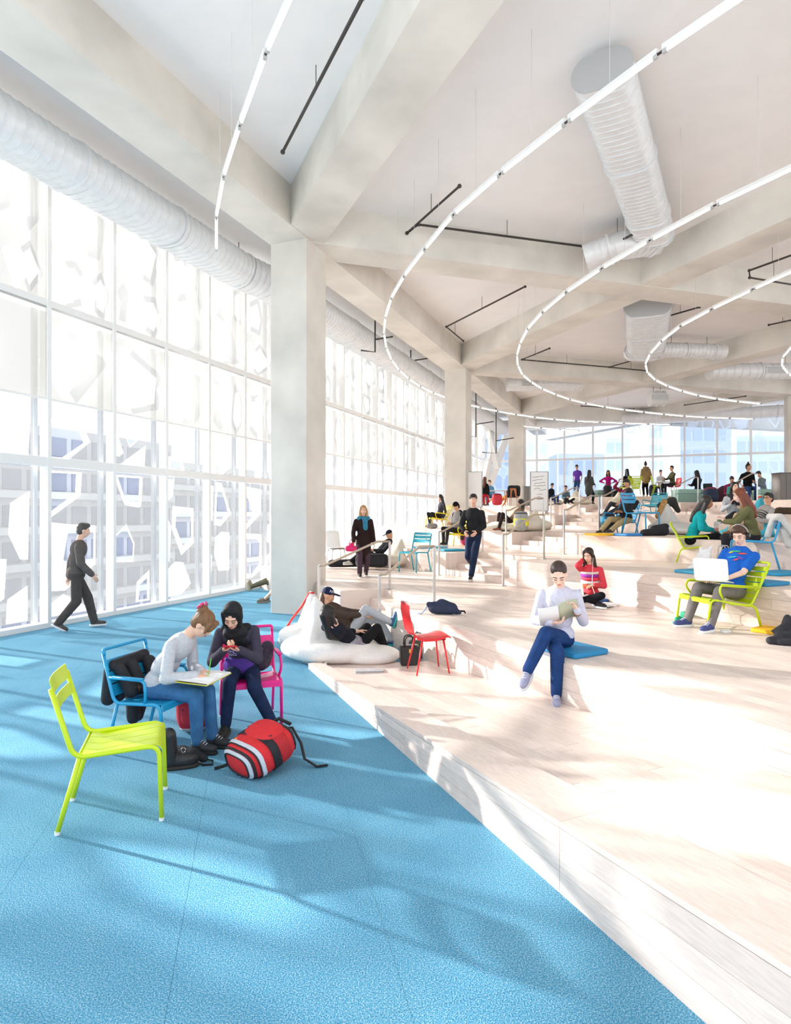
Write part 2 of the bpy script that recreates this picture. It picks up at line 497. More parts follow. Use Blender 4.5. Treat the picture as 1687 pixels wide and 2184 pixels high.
# planks of the lowest terrace, and the boards of the two nearest risers
plank_rows(tiers[2], TD[2], TD[3], 0.135, -1.5, lambda D: 12.25 + 0.6858 * (D + 1.56) / 0.728 - 0.25, lambda t: TZ[2], holes=[(TD[2] + 0.9, 8.8, 10.85)], lmin=1.9, lmax=2.9)
for k, rows in ((2, 5), (3, 4)):
    z0 = 0.0 if k == 2 else TZ[2]; h = (TZ[k] - z0 - 0.012) / rows
    (t0, t1), = NOTCH[k]
    for q in range(rows):
        for a, b in ((-1.5, t0), (t1, 16.0)):
            t = a
            while t < b - 0.01:
                e = min(b, t + random.uniform(1.8, 2.8))
                if b - e < 0.5: e = b
                o = MB().box((0, 0, 0), (0.014, e - t - 0.002, h - 0.002)).build('riser_board', M_wood, tiers[k])
                o.location = (TD[k] - 0.007, (t + e) / 2, z0 + h * (q + 0.5)); t = e

# handrails of the stairs
def handrail(k, tt, label, D0=-0.25, D1=0.95, Dt=None):
    z0 = TZ[k - 1] if k > 2 else 0.0; z1 = TZ[k]; Dk = TD[k]
    if k == 2: z0 = 0.0
    r_ = empty('handrail', DT(Dk, tt, 0), TANG, label, 'handrail')
    la = z0 + 1.02 if k > 2 else z0 + 1.1; lb = z1 + 0.9
    for D, zb, zt in ((D0, z0, la), (D1, z1, lb)):
        p = MB().box((D, 0, (zb + zt) / 2), (0.045, 0.016, zt - zb)).build('post', M_steel, r_)
        MB().box((D, 0, zb + 0.006), (0.11, 0.07, 0.012)).build('base_plate', M_steel, p)
    MB().tube([(D0, 0, la), (D0 + 0.10, 0, la), (D1 - 0.26, 0, lb), (D1, 0, lb)], 0.021, 8).build('rail', M_rail, r_, True)
handrail(2, 10.75, 'steel handrail of the lowest stair, next to the big concrete column', D0=-0.45)
handrail(2, 8.72, 'steel handrail of the lowest stair, above the reclining phone user', D0=-0.15, D1=0.8)
handrail(3, 12.75, 'steel handrail between the teal chair and the walking man')
handrail(3, 10.24, 'steel handrail at the right of the second stair, left of the striped sweater', D0=-0.2, D1=0.8)
handrail(4, 13.55, 'steel handrail in front of the reclining woman and grey backpack')
handrail(4, 11.34, 'steel handrail left of the yellow seat cushion', D0=-0.2, D1=0.85)
handrail(5, 16.3, 'steel handrail behind the tall whiteboard')
handrail(5, 14.05, 'steel handrail behind the man in khaki trousers', D0=-0.2, D1=0.95)
handrail(6, 15.75, 'steel handrail beside the green bench seats')
handrail(6, 13.5, 'steel handrail in front of the man in a black shirt')

# ------------------------------------------------------------------ columns, beams, slab
C1 = Vector((-2.03, 13.09, 0)); VV = Vector((4.46, 11.11, 0)); WV = Vector((8.2, 2.55, 0))
def column(c, base, label):
    o = MB().box((0, 0, (SOF + 0.01 - base) / 2), (0.84, 0.84, SOF + 0.01 - base)).build('concrete_column', M_conc)
    bm = bmesh.new(); bm.from_mesh(o.data); bmesh.ops.bevel(bm, geom=[e for e in bm.edges if abs(e.verts[0].co.z - e.verts[1].co.z) > 1], offset=0.012, segments=1, affect='EDGES'); bm.to_mesh(o.data); bm.free()
    o.location = (c.x, c.y, base); o.rotation_euler = (0, 0, -TH1)
    tag(o, label, kind='structure')
column(C1, 0, 'square concrete column nearest the camera, on the carpet edge')
column(C1 + VV, TZ[2], 'square concrete column behind the yellow armchair')
column(C1 + VV * 2, TZ[6], 'far square concrete column left of the whiteboard')
column(C1 + VV + WV * 2, TZ[6], 'square concrete column at the right edge by the grey cabinet')
BEAM_N = [0]
def beam(p, q, label):
    d = (q - p); ln = d.length; BEAM_N[0] += 1; dz = 0.004 * BEAM_N[0]
    o = MB().box((0, 0, 0), (ln, 0.84, SLAB + 0.05 - SOF - dz)).build('concrete_beam', M_conc)
    o.location = ((p.x + q.x) / 2, (p.y + q.y) / 2, (SLAB + 0.05 + SOF + dz) / 2); o.rotation_euler = (0, 0, math.atan2(d.y, d.x))
    tag(o, label, kind='structure')
beam(C1 - VV * 1.35, C1 + VV * 2.7, 'long concrete edge beam running over the row of columns')
for k, nm in ((-1, 'out of sight above the camera'), (0, 'from the nearest column to the right'), (1, 'from the second column to the right'), (2, 'from the far column to the right')):
    p = C1 + VV * k
    beam(p, p + WV * 3.0, 'concrete beam ' + nm)
for k, nm in ((0, 'over the viewer from the nearest column'), (1, 'from the second column toward the viewer'), (2, 'from the far column toward the viewer'), (3, 'crossing the ceiling farthest right')):
    p = C1 + VV * k
    beam(p, p + (WV - VV) * (1.25 if k == 0 else 2.3 if k == 1 else 3.0), 'concrete cross beam ' + nm)
cpts = clip(clip([(-16, -4), (30, -4), (30, 50), (-16, 50)], FLO - d2 * 0.3, d2), CORN + d1 * 0.3, -d1)
tag(MB().prism(cpts, SLAB, SLAB + 0.35).build('ceiling', M_slab), 'smooth white ceiling slab between the concrete beams', kind='structure')

# ------------------------------------------------------------------ glazed facade on the left
FM = 1.485; FA0 = 0.836
YS = 0.26                                                # the printed outer screen stands this far outside the glass
ROWS = ((0.10, 2.89), (3.05, 5.75), (5.87, 8.30))
def to_facade(px, py):
    ray = Vector(((px - CX) / FPX, 1, -(py - HY) / FPX)); o = Vector((0, 0, EYE))
    pl = FO - d2 * YS
    s = (pl - o).dot(d2) / ray.dot(d2)
    p = o + ray * s
    return ((p - FO).dot(d1), p.z)
crA = lambda l: [to_facade(x * 0.22428, 880 + y * 0.22428) for x, y in l]
crB = lambda l: [to_facade(230 + x * 0.20747, 880 + y * 0.20747) for x, y in l]
TR = []
for o_, i_ in (
    ([(0, 0), (240, 0), (285, 130), (265, 425), (0, 385)], None), ([(98, 860), (280, 745), (265, 1395), (192, 1395), (78, 1155)], None),
    ([(-60, 1390), (62, 1395), (38, 1770), (-60, 1840)], None), ([(70, 1780), (262, 1645), (262, 1990), (55, 2025)], None),
    ([(440, 35), (780, 110), (858, 280), (620, 470), (440, 462)], [(445, 85), (740, 150), (795, 290), (560, 448), (445, 440)]),
    ([(435, 550), (778, 570), (765, 790), (445, 1025), (432, 1020)], [(445, 568), (725, 582), (715, 770), (455, 962), (445, 940)]),
    ([(435, 1040), (640, 1062), (905, 1075), (905, 1440), (620, 1690), (435, 1700)], [(650, 1110), (890, 1125), (888, 1390), (700, 1540), (600, 1400)]),
    ([(432, 1860), (600, 1725), (905, 1885), (432, 1990)], None)):
    TR.append((crA(o_), crA(i_) if i_ else None))
for o_, i_ in (
    ([(42, 50), (160, 415), (120, 450), (35, 435)], None), ([(110, 60), (320, 115), (305, 290), (225, 360)], [(135, 85), (305, 120), (295, 285), (225, 330)]),
    ([(95, 555), (388, 340), (375, 585)], None), ([(60, 640), (355, 660), (340, 960), (320, 975), (175, 950)], [(100, 660), (325, 675), (315, 920), (185, 910)]),
    ([(32, 1300), (190, 1150), (272, 1340), (262, 1535), (32, 1530)], [(40, 1308), (187, 1180), (262, 1350), (252, 1520), (40, 1515)]),
    ([(300, 1740), (425, 1620), (425, 1950), (285, 1985)], [(322, 1770), (405, 1695), (405, 1925), (315, 1940)]),
    ([(680, 165), (890, 190), (885, 470), (775, 450)], None), ([(628, 450), (750, 470), (790, 590), (760, 620), (618, 605)], [(650, 480), (735, 495), (762, 570), (740, 600), (643, 590)]),
    ([(572, 680), (680, 690), (668, 860), (572, 945)], None), ([(572, 975), (650, 1180), (632, 1525), (572, 1525)], None),
    ([(665, 960), (880, 985), (878, 1340), (755, 1465), (660, 1195)], [(700, 1030), (855, 1045), (855, 1285), (770, 1375), (695, 1175)]),
    ([(572, 1660), (690, 1535), (775, 1540), (852, 1755), (735, 1890), (572, 1935)], None),
    ([(1018, 240), (1120, 275), (1120, 640), (1018, 630)], None), ([(1130, 290), (1200, 315), (1262, 560), (1160, 655), (1130, 640)], [(1150, 365), (1190, 370), (1240, 540), (1148, 622)]),
    ([(1018, 745), (1085, 755), (1075, 1105), (1018, 1100)], None), ([(1110, 710), (1170, 730), (1265, 1040), (1160, 1165), (1092, 1155)], [(1125, 775), (1165, 780), (1238, 1020), (1165, 1105), (1112, 1095)]),
    ([(1015, 1335), (1070, 1480), (1055, 1795), (1015, 1798)], [(1020, 1410), (1045, 1480), (1040, 1640), (1020, 1640)]),
    ([(1165, 1225), (1248, 1235), (1245, 1620), (1140, 1625), (1095, 1460), (1105, 1285)], None),
    ([(1392, 285), (1500, 310), (1495, 520), (1392, 622)], [(1400, 318), (1470, 328), (1465, 500), (1400, 560)]),
    ([(1508, 545), (1580, 475), (1578, 695), (1508, 690)], None), ([(1392, 755), (1575, 792), (1570, 1040), (1400, 1225), (1392, 1220)], [(1398, 808), (1420, 812), (1495, 1060), (1398, 1175)]),
    ([(1392, 1240), (1565, 1252), (1580, 1310), (1580, 1600), (1490, 1690), (1402, 1712), (1392, 1690)], [(1410, 1290), (1540, 1302), (1560, 1340), (1555, 1560), (1475, 1660), (1425, 1655), (1404, 1560)])):
    TR.append((crB(o_), crB(i_) if i_ else None))
def rand_shape(x0, x1, z0, z1):
    cx = random.uniform(x0 + .12, x1 - .12); cz = (z0 + z1) / 2
    rx = (x1 - x0) * 0.46; rz = (z1 - z0) * 0.46; n = random.choice((4, 5, 5, 6)); a0 = random.random() * 6.28
    pl = []
    for i in range(n):
        a = a0 + 2 * math.pi * (i + random.uniform(-.22, .22)) / n
        pl.append((min(x1, max(x0, (x0 + x1) / 2 + rx * 1.15 * math.cos(a))), min(z1, max(z0, cz + rz * 1.1 * math.sin(a)))))
    return pl
def shrink(pl, s):
    cx = sum(p[0] for p in pl) / len(pl); cz = sum(p[1] for p in pl) / len(pl)
    return [(cx + (p[0] - cx) * s, cz + (p[1] - cz) * s) for p in pl]
wn_ = 0
def bay(frame_o, ang, along, x0, width, zbase, ztop, rows, shapes, shade_to, gmat, label, screen=True, first=False):
    global wn_
    wn_ += 1
    b = empty('window_%d' % wn_, frame_o + along * x0, ang, label, kind='structure')
    MB().box((0, -0.03, (zbase + ztop) / 2), (0.075, 0.20, ztop - zbase)).build('mullion', M_white, b)
    MB().box((width / 2, -0.03, zbase + 0.045), (width - 0.075, 0.22, 0.09)).build('sill', M_white, b)
    for i in range(len(rows) - 1):
        zc = (rows[i][1] + rows[i + 1][0]) / 2; h = rows[i + 1][0] - rows[i][1]
        MB().box((width / 2, -0.03, zc), (width - 0.075, 0.16, h)).build('transom', M_white, b)
    for z0, z1 in rows:
        MB().plate([(0.0375, z0), (width - 0.0375, z0), (width - 0.0375, z1), (0.0375, z1)]).build('pane', gmat, b)
    if screen:
        MB().box((0, YS, (zbase + ztop) / 2), (0.07, 0.09, ztop - zbase)).build('screen_post', mat('#cfd2d8', 0.5), b)
        for ri, (z0, z1) in enumerate(rows):
            holes = []
            for o_, i_ in shapes:
                cz = sum(p[1] for p in o_) / len(o_)
                if not (z0 - .1 < cz < z1 + .1): continue
                oo = clip_rect(o_, 0.06, width - 0.06, z0 + 0.02, z1 - 0.02)
                if len(oo) < 3: continue
                ii = clip_rect(i_, 0.09, width - 0.09, z0 + 0.05, z1 - 0.05) if i_ else []
                MB().plate(oo, [ii] if len(ii) > 2 else [], y=YS).build('printed_shape', M_frit, b)
                holes.append(oo)
            MB().plate([(0.035, z0), (width - 0.035, z0), (width - 0.035, z1), (0.035, z1)], holes, y=YS).build('printed_screen', M_veil, b)
    if shade_to:
        sh = MB().plate([(0.0425, shade_to), (width - 0.0425, shade_to), (width - 0.0425, ztop - 0.1), (0.0425, ztop - 0.1)], y=-0.10).build('roller_shade', M_shade, b)
        MB().tube([(0.05, -0.10, ztop - 0.1), (width - 0.05, -0.10, ztop - 0.1)], 0.035, 10).build('shade_roller', M_white, sh, True)
        MB().box((width / 2, -0.10, shade_to), (width - 0.085, 0.018, 0.035)).build('hem_bar', M_white, sh)
for k in range(-6, 23):
    a0 = FA0 + k * FM
    sh = [([(p[0] - a0, p[1]) for p in o_], [(p[0] - a0, p[1]) for p in i_] if i_ else None) for o_, i_ in TR if 0 <= (sum(p[0] for p in o_) / len(o_) - a0) < FM]
    traced = bool(sh)
    zs = [(0.2, 0.95), (1.05, 1.9), (2.0, 2.8), (3.15, 4.1), (4.2, 5.6), (5.95, 6.9), (7.0, 8.2)]
    for z0, z1 in zs:
        if traced and z1 < 4.15: continue
        if random.random() < 0.30:
            o_ = rand_shape(0.1, FM - 0.1, z0, z1); sh.append((o_, shrink(o_, 0.74) if random.random() < 0.5 else None))
        else:
            xm = random.uniform(0.5, FM - 0.5)
            for xa, xb in ((0.08, xm - 0.04), (xm + 0.04, FM - 0.08)):
                if random.random() < 0.75:
                    o_ = rand_shape(xa, xb, z0, z1); sh.append((o_, shrink(o_, 0.68) if random.random() < 0.55 else None))
    bay(FO, FANG, d1, a0, FM, 0, SLAB - 0.02, ROWS, sh, 4.09, M_glass, 'tall left facade window bay with printed polygons, number %d from the near end' % (k + 7))
# ------------------------------------------------------------------ far windows
BM = 1.75
for k in range(0, 13):
    zb = TZ[7]
    rows = ((zb + 0.1, 5.56), (5.68, 8.2))
    sh = []
    for z0, z1 in ((3.2, 4.3), (4.4, 5.5), (5.8, 6.9), (7.0, 8.1)):
        for xa, xb in ((0.1, 0.8), (0.9, 1.65)):
            if random.random() < 0.4:
                o_ = rand_shape(xa, xb, z0, z1); sh.append((o_, shrink(o_, 0.7) if random.random() < 0.7 else None))
    wn_ += 1
    b = empty('window_%d' % wn_, CORN + d2 * (k * BM + 0.1), BANG, 'far window bay with bluish glass, number %d from the left corner' % (k + 1), kind='structure')
    MB().box((0, -0.03, (zb + SLAB) / 2), (0.11, 0.2, SLAB - zb)).build('mullion', M_white, b)
    MB().box((BM / 2, -0.03, 5.62), (BM - 0.11, 0.16, 0.12)).build('transom', M_white, b)
    MB().box((BM / 2, -0.03, zb + 0.05), (BM - 0.11, 0.2, 0.1)).build('sill', M_white, b)
    for z0, z1 in rows: MB().plate([(0.055, z0), (BM - 0.055, z0), (BM - 0.055, z1), (0.055, z1)]).build('pane', M_bglass, b)
    for o_, i_ in sh: MB().plate(o_, [i_] if i_ else [], y=0.14).build('printed_shape', sheer('fritb', '#f4f8ff', 0.45, 0.8), b)

for i, (xa, ya, xb, yb) in enumerate(((1062, 905, 1030, 1040), (1080, 930, 1043, 1040), (1040, 905, 1062, 1000))):
    o = MB().bar(WD(xa, ya, 40.2), WD(xb, yb, 39.6), 0.34, 0.34).build('trim_%d' % (i + 1), M_white); tag(o, ['left', 'right', 'short crossing'][i] + ' white diagonal strut behind the far column', kind='structure')
# ------------------------------------------------------------------ outside
gr = MB().box((0, 0, 0), (500, 500, 0.2)).build('ground', mat('#efefed', 0.9)); gr.location = (-20, 60, -20); tag(gr, 'pale street level far below the windows', kind='structure')
def block(name, label, origin, ang, wdt, dep, zb, zt, floor_h, win_w, wallhex, winhex, balcony=True):
    b = empty(name, origin, ang, label, 'building')
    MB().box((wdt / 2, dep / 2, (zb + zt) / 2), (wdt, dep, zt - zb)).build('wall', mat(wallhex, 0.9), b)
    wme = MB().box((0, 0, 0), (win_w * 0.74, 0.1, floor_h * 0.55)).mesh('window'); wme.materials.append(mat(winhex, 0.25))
    nf = int((zt - zb) / floor_h)
    for f in range(nf):
        z = zt - (f + 0.55) * floor_h
        if z < -9: break
        if balcony: MB().box((wdt / 2, -0.35, z - floor_h * 0.42), (wdt * 0.99, 0.7, floor_h * 0.2)).build('balcony', mat('#c6c8ce', 0.8), b)
        for i in range(int(wdt / win_w)):
            o = bpy.data.objects.new('window', wme); COL.objects.link(o); o.parent = b
            o.location = ((i + 0.5) * win_w, -0.02, z)
    return b
# across the street on the left
bo = FO - d2 * 36.0
block('apartment_building', 'grey apartment block with balconies across the street, seen through the left windows', bo + d1 * 3.0, FANG, 42, 12, -20, 9.4, 2.9, 2.1, '#b9bbc4', '#8a8ea0')
block('apartment_building', 'low pale building farther along the street, seen past the near column', bo - d2 * 6 + d1 * 47, FANG, 40, 12, -20, 8.5, 3.2, 2.6, '#c4c2c4', '#8d8f9c')
block('apartment_building', 'pale building nearest the viewer across the street', bo - d2 * 9 - d1 * 26, FANG, 26, 12, -20, 4.0, 3.0, 2.4, '#c9c8cb', '#9a9cab')
# towers beyond the far windows
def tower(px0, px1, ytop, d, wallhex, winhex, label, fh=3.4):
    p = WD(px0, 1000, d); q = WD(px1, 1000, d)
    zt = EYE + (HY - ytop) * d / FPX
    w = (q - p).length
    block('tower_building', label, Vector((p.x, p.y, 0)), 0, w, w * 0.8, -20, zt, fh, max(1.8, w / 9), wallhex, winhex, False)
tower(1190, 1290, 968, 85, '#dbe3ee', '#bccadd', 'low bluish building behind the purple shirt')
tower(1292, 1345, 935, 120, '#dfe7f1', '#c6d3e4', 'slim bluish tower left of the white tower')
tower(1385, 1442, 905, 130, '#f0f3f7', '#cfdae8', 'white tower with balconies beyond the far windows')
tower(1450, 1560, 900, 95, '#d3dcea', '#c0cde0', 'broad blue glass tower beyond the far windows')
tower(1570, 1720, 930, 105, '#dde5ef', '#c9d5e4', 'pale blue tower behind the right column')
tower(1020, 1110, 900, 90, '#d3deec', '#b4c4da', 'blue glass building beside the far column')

# ------------------------------------------------------------------ ceiling services
def oval_path(mb, pts, w, h, seg=20, e=0.55):
    """flat-oval duct swept along a path"""
    pts = [Vector(p) for p in pts]; n = len(pts); base = len(mb.v); vs = []
    for i, p in enumerate(pts):
        d = (pts[min(i + 1, n - 1)] - pts[max(i - 1, 0)]); d.normalize()
        x = d.cross(Vector((0, 0, 1)))
        if x.length < 1e-3: x = Vector((1, 0, 0))
        x.normalize(); z = x.cross(d)
        for k in range(seg):
            a = 2 * math.pi * k / seg
            ca, sa = math.cos(a), math.sin(a)
            vx = (w - h) / 2 * (1 if ca > 0.001 else -1 if ca < -0.001 else 0) + h / 2 * ca
            vs.append(p + x * vx + z * (h / 2 * sa))
    fs = []
    for i in range(n - 1):
        for k in range(seg): fs.append((i * seg + k, i * seg + (k + 1) % seg, (i + 1) * seg + (k + 1) % seg, (i + 1) * seg + k))
    fs.append(tuple(reversed(range(seg)))); fs.append(tuple((n - 1) * seg + k for k in range(seg)))
    mb.add(vs, fs); return mb
def duct(label, pts, w, h, collars=(), ribs=0.16, endcap=False, group=None):
    pts = [Vector(p) for p in pts]
    r_ = empty('air_duct', pts[0], 0, label, 'duct')
    loc = [p - pts[0] for p in pts]
    oval_path(MB(), loc, w, h).build('duct_body', M_duct, r_, 40)
    # standing seams
    mb = MB()
    for a, b in zip(loc[:-1], loc[1:]):
        L_ = (b - a).length; n = int(L_ / ribs); d = (b - a).normalized()
        for i in range(1, n):
            c = a + d * (i * ribs); oval_path(mb, [c - d * 0.006, c + d * 0.006], w + 0.026, h + 0.026)
    if mb.v: mb.build('seams', M_duct, r_, 40)
    tot = sum((b - a).length for a, b in zip(loc[:-1], loc[1:]))
    for c in collars:
        s = c * tot
        for a, b in zip(loc[:-1], loc[1:]):
            l_ = (b - a).length
            if s <= l_ + 1e-6:
                d = (b - a).normalized(); p = a + d * s
                oval_path(MB(), [p - d * 0.025, p + d * 0.025], w + 0.07, h + 0.07).build('collar', M_duct, r_, 40); break
            s -= l_
    if endcap:
        d = (loc[1] - loc[0]).normalized(); oval_path(MB(), [loc[0] - d * 0.012, loc[0]], w + 0.02, h + 0.02).build('end_cap', mat('#c3c6c8', 0.5, 0.5), r_, 40)
    for f in (0.25, 0.75):
        q = loc[0].lerp(loc[-1], f) if len(loc) == 2 else loc[1]
        MB().tube([q, Vector((q.x, q.y, SLAB - pts[0].z))], 0.008, 6).build('hanger_rod', M_pipe, r_)
    return r_
fo = lambda a, out, z: FO + d1 * a - d2 * out + Vector((0, 0, z))
duct('long white oval duct along the top of the left windows', [fo(-9, -1.25, 7.72), fo(4.9, -1.25, 7.72), fo(5.9, -1.6, 7.62), fo(18.2, -1.6, 7.62), fo(33, -1.6, 7.62)], 0.95, 0.72, (0.22, 0.275, 0.332, 0.36, 0.45, 0.55, 0.62, 0.70, 0.80, 0.9))
bk = lambda s, out, z: CORN + d2 * s - d1 * out + Vector((0, 0, z))
duct('pale duct along the top of the far windows', [bk(0.6, 1.6, 7.75), bk(21, 1.6, 7.75)], 0.9, 0.66, (0.2, 0.4, 0.6, 0.8), 0.5)
p0 = WD(1283, 105, 8.4); p1 = WD(1398, 478, 13.6); zc = 8.0; p0.z = zc; p1.z = zc
dd = (p1 - p0).normalized()
duct('big grey oval duct with a flat end cap under the ceiling at upper right', [p0, p1 - dd * 0.5, p1, p1 + Vector((-0.75, -0.05, -0.12)), p1 + Vector((-1.45, 0.25, -0.3))], 0.80, 0.50, (0.32, 0.62, 0.8, 0.93), 0.145, True)
q0 = WD(1382, 652, 17.6); q1 = WD(1378, 742, 22.0); q0.z = 7.95; q1.z = 7.95
r_ = duct('wide grey duct hanging over the middle of the terraces', [q0, q1, q1 + Vector((0.0, 0.5, -0.1))], 1.25, 0.62, (0.02, 0.5, 0.97), 0.2, True)
duct('round grey branch duct leaving the wide duct to the right', [q1 + Vector((0.3, 0.1, -0.05)), q1 + Vector((2.9, 0.25, -0.1))], 0.5, 0.5, (0.12, 0.45, 0.85), 0.14)
def gduct(px0, px1, py, d, size, label, grille):
    a = WD(px0, py, d); b = WD(px1, py, d)
    r_ = duct(label, [a, b], size, size, (0.02, 0.5, 0.97), 0.3)
    g = (b - a) * grille
    gr_ = MB().box(g + Vector((0, -size * 0.5, -0.02)), (size * 1.3, 0.05, size * 0.42)).build('grille', M_white, r_)
    for i in range(5): MB().box(g + Vector((0, -size * 0.55, -0.02 + (i - 2) * size * 0.08)), (size * 1.2, 0.02, size * 0.025)).build('louvre', mat('#8f9290', 0.5), gr_)
gduct(1080, 1240, 820, 27.5, 0.58, 'round grey duct with a grille left of the middle lights', 0.3)
gduct(1510, 1730, 792, 24.5, 0.62, 'round grey duct with grilles at the right edge', 0.62)
gduct(1386, 1416, 850, 27.0, 0.62, 'short grey duct box behind the curved lights', 0.5)

def pipe(label, pts, r=0.024, drops=(), e=6.02):
    P = [W(x, y, EYE + (q[0] if q else e)) for (x, y, *q) in pts]
    r_ = empty('sprinkler_pipe', P[0], 0, label, 'pipe')
    MB().tube([p - P[0] for p in P], r, 8).build('pipe', M_pipe, r_, True)
    for i, p in enumerate(P):
        MB().ell(p - P[0], (r * 1.7,) * 3, seg=8, rings=6).build('fitting', M_pipe, r_, True)
    for a, b in zip(P[:-1], P[1:]):
        m = (a + b) / 2 - P[0]
        if (b - a).length > 0.5 and abs((b - a).z) < 0.2:
            MB().tube([m, Vector((m.x, m.y, SLAB - P[0].z))], 0.006, 6).build('hanger_rod', M_pipe, r_)
pipe('dark sprinkler pipe beside the near light strip', [(775, -8), (603, 324)], e=6.05)
pipe('dark sprinkler pipe with an elbow along the beam from the near column', [(980, 397), (868, 497), (893, 479), (1255, 527), (1256, 549, 5.85), (1385, 481, 5.85)])
pipe('dark sprinkler pipe bent in the second ceiling bay', [(1120, 611), (952, 697), (988, 727)])
pipe('dark sprinkler pipe with two arms in front of the middle beam', [(1172, 743), (1113, 767), (1300, 783), (1390, 792)])
pipe('short dark sprinkler arm in the middle bay', [(1300, 783), (1372, 762)])
pipe('dark sprinkler pipe at the upper right edge', [(1700, 540), (1598, 577), (1599, 592, 5.9), (1700, 609, 5.9)])
pipe('short dark sprinkler pipe at the right edge', [(1640, 693), (1700, 680)])
pipe('dark sprinkler pipe in front of the wide hanging duct', [(1492, 655), (1412, 678)])
pipe('thin dark pipe below the far beam', [(1240, 866), (1352, 872)], e=5.6)
pipe('thin dark pipe under the far right beam', [(1460, 864), (1590, 845)], e=5.6)
for i, (x, y) in enumerate(((800, 724), (876, 770), (1015, 905), (1058, 940))):
    d_ = (19, 24, 29, 33)[i]
    p = WD(x, y, d_)
    r_ = empty('sprinkler_drop', p, 0, ['nearest', 'second', 'third', 'farthest'][i] + ' dark sprinkler drop in front of the window duct', 'pipe')
    s = d_ / FPX
    MB().tube([(0, 0, SLAB - p.z), (0, 0, -27 * s), (-30 * s, -0.1, -25 * s)], 0.025, 8).build('pipe', M_pipe, r_, True)
    MB().tube([(0, 0, 0), (38 * s, 0, 6 * s)], 0.025, 8).build('branch', M_pipe, r_, True)

# ------------------------------------------------------------------ curved chains of hanging light fixtures
LZ = EYE + 4.79
def catmull(P, n=24):
    out = []
    for i in range(len(P) - 1):
        p0 = P[max(i - 1, 0)]; p1 = P[i]; p2 = P[i + 1]; p3 = P[min(i + 2, len(P) - 1)]
        for k in range(n):
            t = k / n
            out.append(0.5 * ((2 * p1) + (p2 - p0) * t + (2 * p0 - 5 * p1 + 4 * p2 - p3) * t * t + (3 * p1 - p0 - 3 * p2 + p3) * t ** 3))
    out.append(P[-1]); return out
def light_chain(label, px, step=1.29):
    P = catmull([W(x, y, LZ) for x, y in px])
    nodes = [P[0]]; 
    for p in P:
        if (p - nodes[-1]).length >= step: nodes.append(p)
    r_ = empty('light_chain', nodes[0], 0, label, 'light', 'curved chains of hanging tube lights')
    for a, b in zip(nodes[:-1], nodes[1:]):
        d = (b - a).normalized(); p = a + d * 0.03 - nodes[0]; q = b - d * 0.03 - nodes[0]
        u = Vector((0, 0, 0.035))
        h = MB().bar(p + u, q + u, 0.045, 0.055).build('housing', M_white, r_)
        MB().tube([p + d * 0.07 - u * 0.2, q - d * 0.07 - u * 0.2], 0.019, 8).build('tube', M_lit, h, True)
        for e_ in (p, q): MB().bar(e_ + d * (0.0 if e_ is p else -0.05) - u * 0.2, e_ + d * (0.05 if e_ is p else 0.0) - u * 0.2, 0.035, 0.05).build('tube_holder', mat('#bdbdbb', 0.5), h)
        MB().bar(q - d * 0.005, q + d * 0.07, 0.02, 0.02).build('joint', M_pipe, h)
        m = (p + q) / 2
        if (a - Vector((0, 0, a.z))).length < 26: MB().tube([m + u, Vector((m.x, m.y, SLAB - nodes[0].z))], 0.0035, 5).build('wire', mat('#cfcdc9', 0.5), r_)
    return r_
light_chain('short chain of tube lights hanging left of the near concrete beam', [(660, -95), (594, 45), (529, 219), (486, 345), (463, 438), (462, 514), (460, 575)], 1.26)
light_chain('long chain of tube lights sweeping from upper right round to the second column', [(1700, -85), (1510, 40), (1275, 210), (1115, 333), (990, 435), (928, 505), (868, 580), (833, 640), (820, 690), (822, 735), (845, 782), (890, 820), (943, 845), (1010, 866), (1100, 884), (1200, 896), (1320, 902), (1440, 906)])
light_chain('second chain of tube lights curving over the middle of the terraces', [(1720, 345), (1580, 410), (1440, 483), (1330, 545), (1237, 602), (1175, 650), (1130, 695), (1107, 740), (1103, 775), (1120, 805), (1165, 833), (1230, 856), (1310, 871), (1400, 882), (1500, 890), (1640, 894)])
light_chain('third chain of tube lights curving under the wide duct', [(1720, 565), (1640, 600), (1560, 640), (1480, 678), (1425, 715), (1390, 750), (1376, 780), (1390, 805), (1430, 826), (1500, 846), (1570, 856), (1650, 864)])
light_chain('short end of a light chain at the right edge', [(1730, 710), (1690, 738), (1668, 765), (1670, 785), (1695, 806), (1740, 825)])
light_chain('straight row of tube lights in front of the far windows', [(1115, 909), (1180, 915), (1240, 919)])
# ------------------------------------------------------------------ furniture
def paint(h): return mat(h, 0.38, 0.0, key=('paint', h), coat=0.15)
P_lime = paint('#c9de0c'); P_blue = paint('#1a98c8'); P_pink = paint('#ec0f87'); P_teal = paint('#1a9fb4'); P_yel = paint('#f4e000'); P_foot = mat('#e6e6e4', 0.4)
P_sky = paint('#2aa0d2')
def arc(c, r, a0, a1, n, ax='yz'):
    out = []
    for i in range(n + 1):
        a = a0 + (a1 - a0) * i / n
        out.append(Vector((c[0], c[1] + r * math.cos(a), c[2] + r * math.sin(a))))
    return out
def bend_path(pts, r=0.06, n=5):
    """polyline with rounded corners"""
    pts = [Vector(p) for p in pts]; out = [pts[0]]
    for i in range(1, len(pts) - 1):
        a, b, c = pts[i - 1], pts[i], pts[i + 1]
        u = (a - b); v = (c - b); rr = min(r, u.length * 0.45, v.length * 0.45); u.normalize(); v.normalize()
        p = b + u * rr; q = b + v * rr
        for k in range(n + 1):
            t = k / n; out.append(p * (1 - t) ** 2 + b * 2 * t * (1 - t) + q * t * t)
    out.append(pts[-1]); return out
